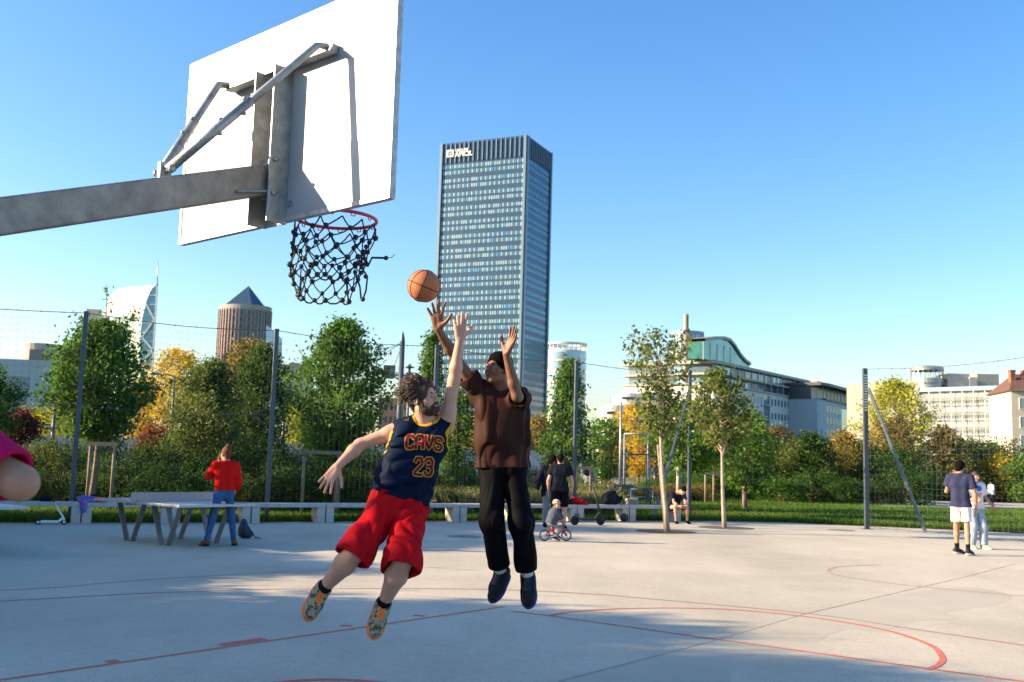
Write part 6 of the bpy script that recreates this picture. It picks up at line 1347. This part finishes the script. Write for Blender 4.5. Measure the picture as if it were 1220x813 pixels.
HC = [mat('helmet '+n_, c, .3, 0, 0) for n_, c in (('orange', (.75, .16, .02)), ('yellow', (.75, .5, .03)), ('white', (.7, .72, .72)), ('blue', (.03, .22, .5)))]
b = MB(hc); n = 20; vs = []; m_ = 7
for i in range(m_+1):
    ph = math.pi/2*(1-i/m_)*1.0-.12*(i/m_)
    for k in range(n): a = 2*math.pi*k/n; vs.append(hc+(l*math.cos(a)*.098*math.cos(ph)+f*math.sin(a)*.120*math.cos(ph)+u*.112*math.sin(ph))*hs)
for i in range(m_):
    for k in range(n): b.add([vs[i*n+k], vs[i*n+(k+1) % n], vs[(i+1)*n+(k+1) % n], vs[(i+1)*n+k]], [(0, 1, 2, 3)], (0, 3, 2, 1, 3, 1, 0)[i], True)
b.build('helmet_shell', HC, hroot_); b = MB(hc)
for s in (-1, 1): b.tube([hc+l*s*.09*hs-u*.0, hc+(l*s*.07+f*.02-u*.12)*hs, hc+(f*.05-u*.15)*hs], .006, 5)
b.build('chin_strap', M['black'], hroot_)
# ------------------------------------------------------------------ scooters, bags, clothes on the bench
def kick(name, label, px0, px1, y, hx, hy_, deckm, stemm, wr_, sc, fold=False, cat='scooter'):
    a, c = atZ(px0, y), atZ(px1, y); d = (c-a); L = d.length; d.normalize(); sd = V3(-d.y, d.x, 0); t = empty(name, (a+c)/2, label, cat)
    for q in (a, c):
        cc = q+Z*wr_; w_ = MB(cc); w_.lathe(cc-sd*.022, [(0, 0), (wr_*.9, 0), (wr_, .01), (wr_, .034), (wr_*.9, .044), (0, .044)], 20, 0, tuple(sd)); wo = w_.build('wheel', M['rubber'], t); w_ = MB(cc); w_.lathe(cc-sd*.026, [(0, 0), (wr_*.5, 0), (wr_*.5, .052), (0, .052)], 14, 0, tuple(sd)); w_.build('rim', stemm, wo)
    z = wr_*1.25; b = MB(a); b.frame_box((a+c)/2-d*L*.06+Z*z, d*(L*.34), sd*.07*sc, Z*.022*sc); b.bar(a+Z*wr_, a+d*L*.16+Z*z, .05, .03); b.bar(a+d*L*.78+Z*z, c-d*.02+Z*(wr_*2.6), .05, .05); b.build('deck', deckm, t, .004)
    top = atY(hx, hy_, c.y+.02); b = MB(c); b.tube([c+Z*wr_*2.1, top], [.022*sc, .016*sc], 10); b.tube([c+Z*wr_, c+sd*.035+Z*wr_*1.6, c+Z*wr_*2.4], .014, 6); b.tube([c+Z*wr_, c-sd*.035+Z*wr_*1.6, c+Z*wr_*2.4], .014, 6); st = b.build('stem', stemm, t)
    b = MB(top); b.tube([top-sd*.10-d*.20*0-V3(.0, 0, 0), top+sd*.10], .013, 8); b.tube([top-sd*.24+Z*.01, top-sd*.1], .018, 8, 1); b.tube([top+sd*.1, top+sd*.24+Z*.01], .018, 8, 1); b.build('handlebar', [stemm, M['black']], t); b = MB(a); b.tube([a+d*(-.02)+Z*(wr_*2.3), a+d*wr_+Z*(wr_*2.1), a+d*L*.13+Z*z], .02, 6); b.build('mudguard', M['black'], t); return t
ys_ = np.interp(60, [e[0] for e in edge_px], [e[1] for e in edge_px]); kick('kick_scooter', 'white kick scooter leaning at the far left bench', 45, 76, 625.5, 64.5, 598, M['white'], M['white'], .055, 1.)
kick('electric_scooter', 'black electric scooter parked in front of the bench behind the child', 684.5, 715.5, 626, 706.5, 580, M['black'], M['black'], .125, 1.35)
def soft(name, label, cat, c, prims, m, res=.02, nz=.02, fr=30, seed=1, origin=None, mfn=None):
    c = Vector(c); F = Field(np.array(c)-.6, np.array(c)+.6, res)
    for (a, b_, ra, rb) in prims: F.cap(c+V3(*a), c+V3(*b_), ra, rb, .05)
    F.noise(nz, wrinkle(seed, fr)); Vs, Fs = F.extract(); o = np_mesh(name, Vs, Fs, m, None, c, mfn); return tag(o, label, cat)
def bench_top(x, back=.25): 
    y = np.interp(x, [e[0] for e in edge_px], [e[1] for e in edge_px])+.9; p = atZ(x, y); return p+Vector((-.1, back, .45))
NB = mat('dark navy nylon', (.015, .035, .06), .55, 0, .2, 8, .2, 30)
g = atZ(292, 641.5); o = soft('backpack', 'dark blue backpack slumped on the court beside the woman in red', 'backpack', g+Z*.0, [((-.03, 0, .12), (-.04, 0, .27), .12, .07), ((.06, 0, .08), (-.02, 0, .14), .085, .10), ((-.05, 0, .30), (-.05, 0, .34), .02, .03)], NB, .014, .012)
b = MB(g); b.tube([g+V3(.1, -.05, .16), g+V3(.2, -.05, .03), g+V3(.30, -.03, .012)], .012, 6); b.tube([g+V3(-.08, -.08, .3), g+V3(-.02, -.14, .2), g+V3(.03, -.12, .08)], .012, 6); b.build('strap', NB, o)
p = bench_top(733, .2); o = soft('backpack', 'bulky black backpack standing on the bench right of the electric scooter', 'backpack', p, [((-.12, 0, .15), (.10, 0, .15), .15, .14), ((-.08, 0, .26), (.06, 0, .30), .12, .10), ((.2, 0, .12), (.28, 0, .2), .06, .05)], BLKT, .018, .018)
b = MB(p); b.tube([p+V3(-.03, 0, .38), p+V3(0, 0, .45), p+V3(.06, 0, .40)], .014, 6); b.build('handle', BLKT, o)
REDJ = cloth('crumpled red jacket', (.50, .012, .02), .5, 30); p = bench_top(691, .2); o = soft('jacket', 'crumpled red jacket heaped on the bench left of the electric scooter', 'jacket', p, [((-.12, 0, .10), (.10, 0, .08), .12, .09), ((.1, 0, .08), (.30, -.05, .03), .08, .04)], REDJ, .018, .03, 26, 4)
p = bench_top(678, .2); soft('bag', 'black bag with white marks on the bench beside the red jacket', 'bag', p, [((-.10, 0, .10), (.10, 0, .10), .12, .12)], BLKT, .018, .015)
PUR = mat('purple patterned cloth', (.30, .22, .55), .85, 0, 0, 16, .3, 30, c2=(.05, .05, .28)); p = bench_top(103, -.02); soft('cloth', 'purple patterned cloth hanging over the bench front under the stake frame', 'cloth', p, [((-.08, .10, .06), (.14, .12, .05), .09, .08), ((.0, .02, .02), (.03, -.02, -.16), .085, .06)], PUR, .014, .02, 40, 6)
ORJ = cloth('orange fabric', (.72, .15, .01), .4, 30); p = bench_top(119, .15); soft('bag', 'orange bag with black top lying on the bench right of the purple cloth', 'bag', p, [((-.10, 0, .06), (.12, 0, .05), .065, .05)], ORJ, .014, .012); p = bench_top(113, .3); soft('bag', 'small black bag behind the orange bag on the bench', 'bag', p, [((-.08, 0, .09), (.06, 0, .08), .08, .06)], BLKT, .014, .012)
p = bench_top(50, .3); soft('bag', 'small dark bag on the far left bench behind the white scooter', 'bag', p, [((-.08, 0, .05), (.10, 0, .05), .06, .05)], BLKT, .014, .012)
# phone of the seated man
q = S_(814.5, 603.8, -.50); b = MB(q); b.frame_box(q, V3(.075, 0, 0), V3(0, .035, .01), V3(0, -.002, .006)); tag(b.build('phone', M['black']), 'dark phone in the hands of the seated man', 'phone')
# ------------------------------------------------------------------ lamps, masts and frames behind
def lamp(label, x, ytop, Y, arm, r=.07):
    p = atY(x, ytop, Y); t = empty('street_lamp', (p.x, Y, 0), label, 'street lamp'); b = MB((p.x, Y, 0)); b.tube([(p.x, Y, 0), (p.x, Y, p.z*.5), (p.x, Y, p.z)], [r*1.3, r, r*.75], 10); b.lathe((p.x, Y, 0), [(r*2, 0), (r*2, .05), (r*1.4, .3)], 10); b.build('pole', M['post'], t)
    e = atY(arm[0], arm[1], Y); b = MB(p); b.tube([p, p.lerp(e, .5)+Z*.06, e], r*.5, 8); b.build('arm', M['post'], t)
    d = (e-p).normalized(); b = MB(e); b.ball(e+d*.25, .3, 12, 0, (1.25, .5, .28), (d, V3(0, 1, 0), Z)); b.build('lamp_head', M['galv'], t); return t
lamp('grey street lamp with one arm before the yellow tree on the left', 208, 449, 52, (190, 446)); lamp('short street lamp behind the dark red tree and the parked car', 64, 486, 48, (60, 553)) if False else None
p = atY(66, 480, 46); t = empty('street_lamp', (p.x, 46, 0), 'dark lamp post with a low side lamp right of the dark red tree', 'street lamp'); b = MB((p.x, 46, 0)); b.tube([(p.x, 46, 0), (p.x, 46, p.z)], [.10, .07], 10); b.build('pole', M['post'], t); e = atY(57, 510, 46); b = MB(e); b.ball(e, .3, 12, 0, (1., .5, .3)); b.tube([e, (p.x, 46, e.z+.05)], .03, 6); b.build('lamp_head', M['galv'], t)
lamp('tall street lamp with long pale arm left of the tall loose tree', 340, 468, 48, (292, 467))
# catenary mast
Ym = 70.; p = atY(480, 395, Ym); t = empty('overhead_line_mast', (p.x, Ym, 0), 'tall grey steel mast with cross arms and stay wires left of the bearded player head', 'mast'); b = MB((p.x, Ym, 0)); b.tube([(p.x, Ym, 0), (p.x, Ym, p.z-.7)], [.22, .18], 12); b.lathe((p.x, Ym, p.z-.7), [(.18, 0), (.14, .3), (.03, .7)], 12); b.build('pole', M['post'], t)
a1, a2 = atY(462, 446.5, Ym), atY(504, 449, Ym); b = MB(a1); b.tube([a1, a2], .09, 6); b.box((a1.x+.1, Ym, a1.z+.2), (.8, .3, .9)); b.build('cross_arm', M['post'], t); b = MB(p)
for (x, y) in ((448, 428), (466, 446), (452, 420)): b.tube([atY(480, 408, Ym), atY(x, y, Ym)], .03, 4)
b.build('stay_wire', M['wire'], t)
p = atY(488, 434, 90); b = MB((p.x, 90, 0)); b.tube([(p.x, 90, 0), (p.x, 90, p.z)], .12, 8)
for k in range(6): b.lathe((p.x, 90, p.z-.4-k*.55), [(.12, 0), (.55-.03*k, .12), (.12, .25)], 10)
t = tag(b.build('insulator_mast', M['post']), 'thin mast with stacked insulator discs left of the bearded player', 'mast')
# pale masts and goal frame
def pole(label, x, yt, Y, r, m, yb=None, name='pole', cat='pole'):
    p = atY(x, yt, Y); b = MB((p.x, Y, 0)); b.tube([(p.x, Y, 0), (p.x, Y, p.z)], [r, r*.8], 10); b.lathe((p.x, Y, p.z), [(r, 0), (0, .05)], 10); b.lathe((p.x, Y, 0), [(r*2.2, 0), (r*2.2, .03), (r, .05)], 10); return tag(b.build(name, m), label, cat)
pole('tall white mast behind the bench between the conical tree and the pit tree', 740, 480, 44, .06, M['galv']); pole('thick pale post right of the leaning brace', 809, 525, 42, .11, M['offwhite'])
t0 = atY(744, 517, 52); t1 = atY(772, 517.6, 52); t = empty('goal_frame', (t0.x, 52, 0), 'white goal frame with thin posts behind the blue metal frames', 'goal'); 
for q in (t0, t1): b = MB((q.x, 52, 0)); b.tube([(q.x, 52, 0), q], .035, 8); b.build('post', M['greyw'], t)
b = MB(t0); b.tube([t0, t1], .04, 8); b.build('crossbar', M['greyw'], t)
Yf = 42.; BL = mat('blue grey painted steel', (.06, .10, .15), .45, .3, .1)
def frame_obj(name, label, cat, pts_list, r, m, Y):
    a = atY(*pts_list[0][0], Y); t = empty(name, (a.x, Y, 0), label, cat)
    for i, seg in enumerate(pts_list):
        P_ = [atY(x, y, Y+(dy[0] if dy else 0)) for (x, y, *dy) in seg]
        for q in P_: q.z = max(q.z, 0)
        b = MB(P_[0]); b.tube(P_, r, 6); b.build('rail' if i % 2 else 'post', m, t)
    return t
def frm(name, label, cat, x0, x1, ytop, Y, rails, m, r=.03, dep=.5):
    a = atY(x0, ytop, Y); c = atY(x1, ytop, Y); t = empty(name, ((a.x+c.x)/2, Y, 0), label, cat)
    for x in (a.x, c.x):
        for dy in (0, dep): b = MB((x, Y+dy, 0)); b.tube([(x, Y+dy, 0), (x, Y+dy, a.z)], r, 6); b.build('post', m, t)
    for z in rails:
        b = MB(a); zz = a.z*z; b.tube([(a.x, Y, zz), (c.x, Y, zz)], r, 6); b.build('rail', m, t); b = MB(a); b.tube([(a.x, Y+dep, zz), (c.x, Y+dep, zz)], r, 6); b.build('rail', m, t)
    return t
frm('exercise_frame', 'tall dark blue pull up frame behind the black backpack', 'exercise frame', 745, 774, 541, 38, (1, .35), BL, .024, .8)
frm('exercise_frame', 'low dark blue bench like steel frame right of the black backpack', 'exercise frame', 752, 778, 583, 36, (1, .6), BL, .03, .6)
frm('exercise_frame', 'small dark parallel bars beside the pit tree trunk', 'exercise frame', 736, 754, 579, 37, (1,), BL, .03, .9)
p = atY(753, 588, 34.5); b = MB((p.x, 34.5, 0)); b.box((p.x, 34.5, .34), (.42, .3, .2), .2); b.box((p.x, 34.5, .12), (.2, .2, .24), .2); tag(b.build('stone_block', M['beige'], bevel=.03), 'pale stone block on the meadow behind the black backpack', 'stone block')
p = atY(688, 594, 31.5); t = empty('park_seat', (p.x, 31.5, 0), 'small grey metal park seat between the red jacket and the electric scooter', 'seat'); b = MB((p.x, 31.5, 0)); b.box((p.x+.1, 31.5, .55), (.9, .4, .03)); b.build('seat', M['galv'], t); b = MB((p.x, 31.5, 0)); b.bar((p.x-.35, 31.65, .5), (p.x-.5, 31.8, 1.0), .5, .03); b.build('backrest', M['galv'], t); 
for s in (-.3, .45): b = MB((p.x+s, 31.5, 0)); b.tube([(p.x+s, 31.5, 0), (p.x+s, 31.5, .54)], .025, 6); b.build('leg', M['galv'], t)
# small kiosk with awning
Yk_ = 66.; a = atY(712, 560, Yk_); t = empty('kiosk', (a.x+1.6, Yk_, 0), 'small white kiosk with orange roof behind the green tree right of the standing men', 'kiosk'); b = MB((a.x+1.6, Yk_, 0)); b.box((a.x+1.6, Yk_, 1.0), (3.0, 2, 2.0)); b.build('wall', M['white'], t); b = MB((a.x+1.6, Yk_, 2)); b.add([(a.x-.1, Yk_-1.3, 2), (a.x+3.3, Yk_-1.3, 2), (a.x+3.3, Yk_+1.3, 2), (a.x-.1, Yk_+1.3, 2), (a.x+.4, Yk_, 2.9), (a.x+2.8, Yk_, 2.9)], [(0, 1, 5, 4), (2, 3, 4, 5), (1, 2, 5), (3, 0, 4), (3, 2, 1, 0)]); b.build('roof', mat('orange awning', (.45, .16, .07), .7, 0, .1), t)
b = MB((a.x+1.6, Yk_-1, 1)); b.box((a.x+1.2, Yk_-1.02, 1.15), (1.3, .05, .8)); b.build('window', M['glassdark'], t)
# ------------------------------------------------------------------ parked cars
def car(label, x, Y, yaw, paint, L=4.3, Hc=1.5):
    p = atY(x, 549, Y); base = Vector((p.x, Y, -.01)); t = empty('parked_car', base, label, 'car', None); f = V3(math.cos(yaw), math.sin(yaw), 0); s = V3(-f.y, f.x, 0)
    side = [(-2.1, .35), (-2.15, .75), (-1.95, .95), (-1.5, 1.02), (-1.05, 1.42), (.35, 1.46), (1.05, 1.0), (1.85, .88), (2.1, .65), (2.1, .35)]
    n = len(side); b = MB(base)
    for lay, (wd, cutz) in enumerate(((.86, 99),)):
        vs = []
        for sg in (-1, 1):
            for (u, z) in side: w_ = wd*(1 if z < 1.05 else .78); vs.append(base+f*u+s*sg*w_+Z*z*Hc/1.46)
        b.add(vs, [(i, i+1, n+i+1, n+i) for i in range(n-1)]+[(n-1, 0, n, 2*n-1), tuple(range(n))[::-1], tuple(range(n, 2*n))])
    b.build('body', paint, t, .05)
    for sg in (-1, 1):
        b = MB(base); q = [base+f*u+s*sg*(w_)+Z*z*Hc/1.46 for (u, z, w_) in ((-1.35, 1.05, .865), (.85, 1.05, .865), (.30, 1.38, .74), (-1.0, 1.36, .74))]; q = [v+s*sg*.03 for v in q]; b.add(q, [(0, 1, 2, 3) if sg < 0 else (3, 2, 1, 0)]); b.build('side_window', M['glassdark'], t)
    for (u0, z0, u1, z1) in ((1.07, 1.02, .40, 1.43), (-1.46, 1.06, -1.07, 1.40)):
        b = MB(base); o_ = f*(.03 if u0 > 0 else -.03); b.add([base+o_+f*u0+s*.72*sg+Z*z0*Hc/1.46 for sg in (-1, 1)]+[base+o_+f*u1+s*.6*sg+Z*(z1+.02)*Hc/1.46 for sg in (1, -1)], [(0, 1, 2, 3)]); b.build('windscreen' if u0 > 0 else 'rear_window', M['glassdark'], t)
    for u in (-1.32, 1.32):
        for sg in (-1, 1): c = base+f*u+s*sg*.80+Z*.32; b = MB(c); b.lathe(c-s*.1, [(0, 0), (.29, 0), (.32, .03), (.32, .17), (.29, .2), (0, .2)], 20, 0, tuple(s)); w_ = b.build('wheel', M['rubber'], t); b = MB(c); b.lathe(c-s*.11, [(0, 0), (.2, 0), (.2, .22), (0, .22)], 16, 0, tuple(s)); b.build('rim', M['alu'], w_)
    for sg in (-1, 1): b = MB(base); b.frame_box(base+f*2.1+s*sg*.62+Z*.7, f*.03, s*.16, Z*.07); b.build('headlight', M['blind'], t); b = MB(base); b.frame_box(base-f*2.13+s*sg*.68+Z*.78, f*.03, s*.12, Z*.08); b.build('tail_light', M['rim'], t)
car('dark blue parked car behind the bench, right of the dark red tree', 48, 44, .15, mat('dark blue car paint', (.02, .035, .06), .25, .3, 0, coat=.8)); car('dark teal parked car partly hidden behind the staked tree on the left', 118, 46, .2, mat('dark teal car paint', (.02, .05, .06), .25, .3, 0, coat=.8))
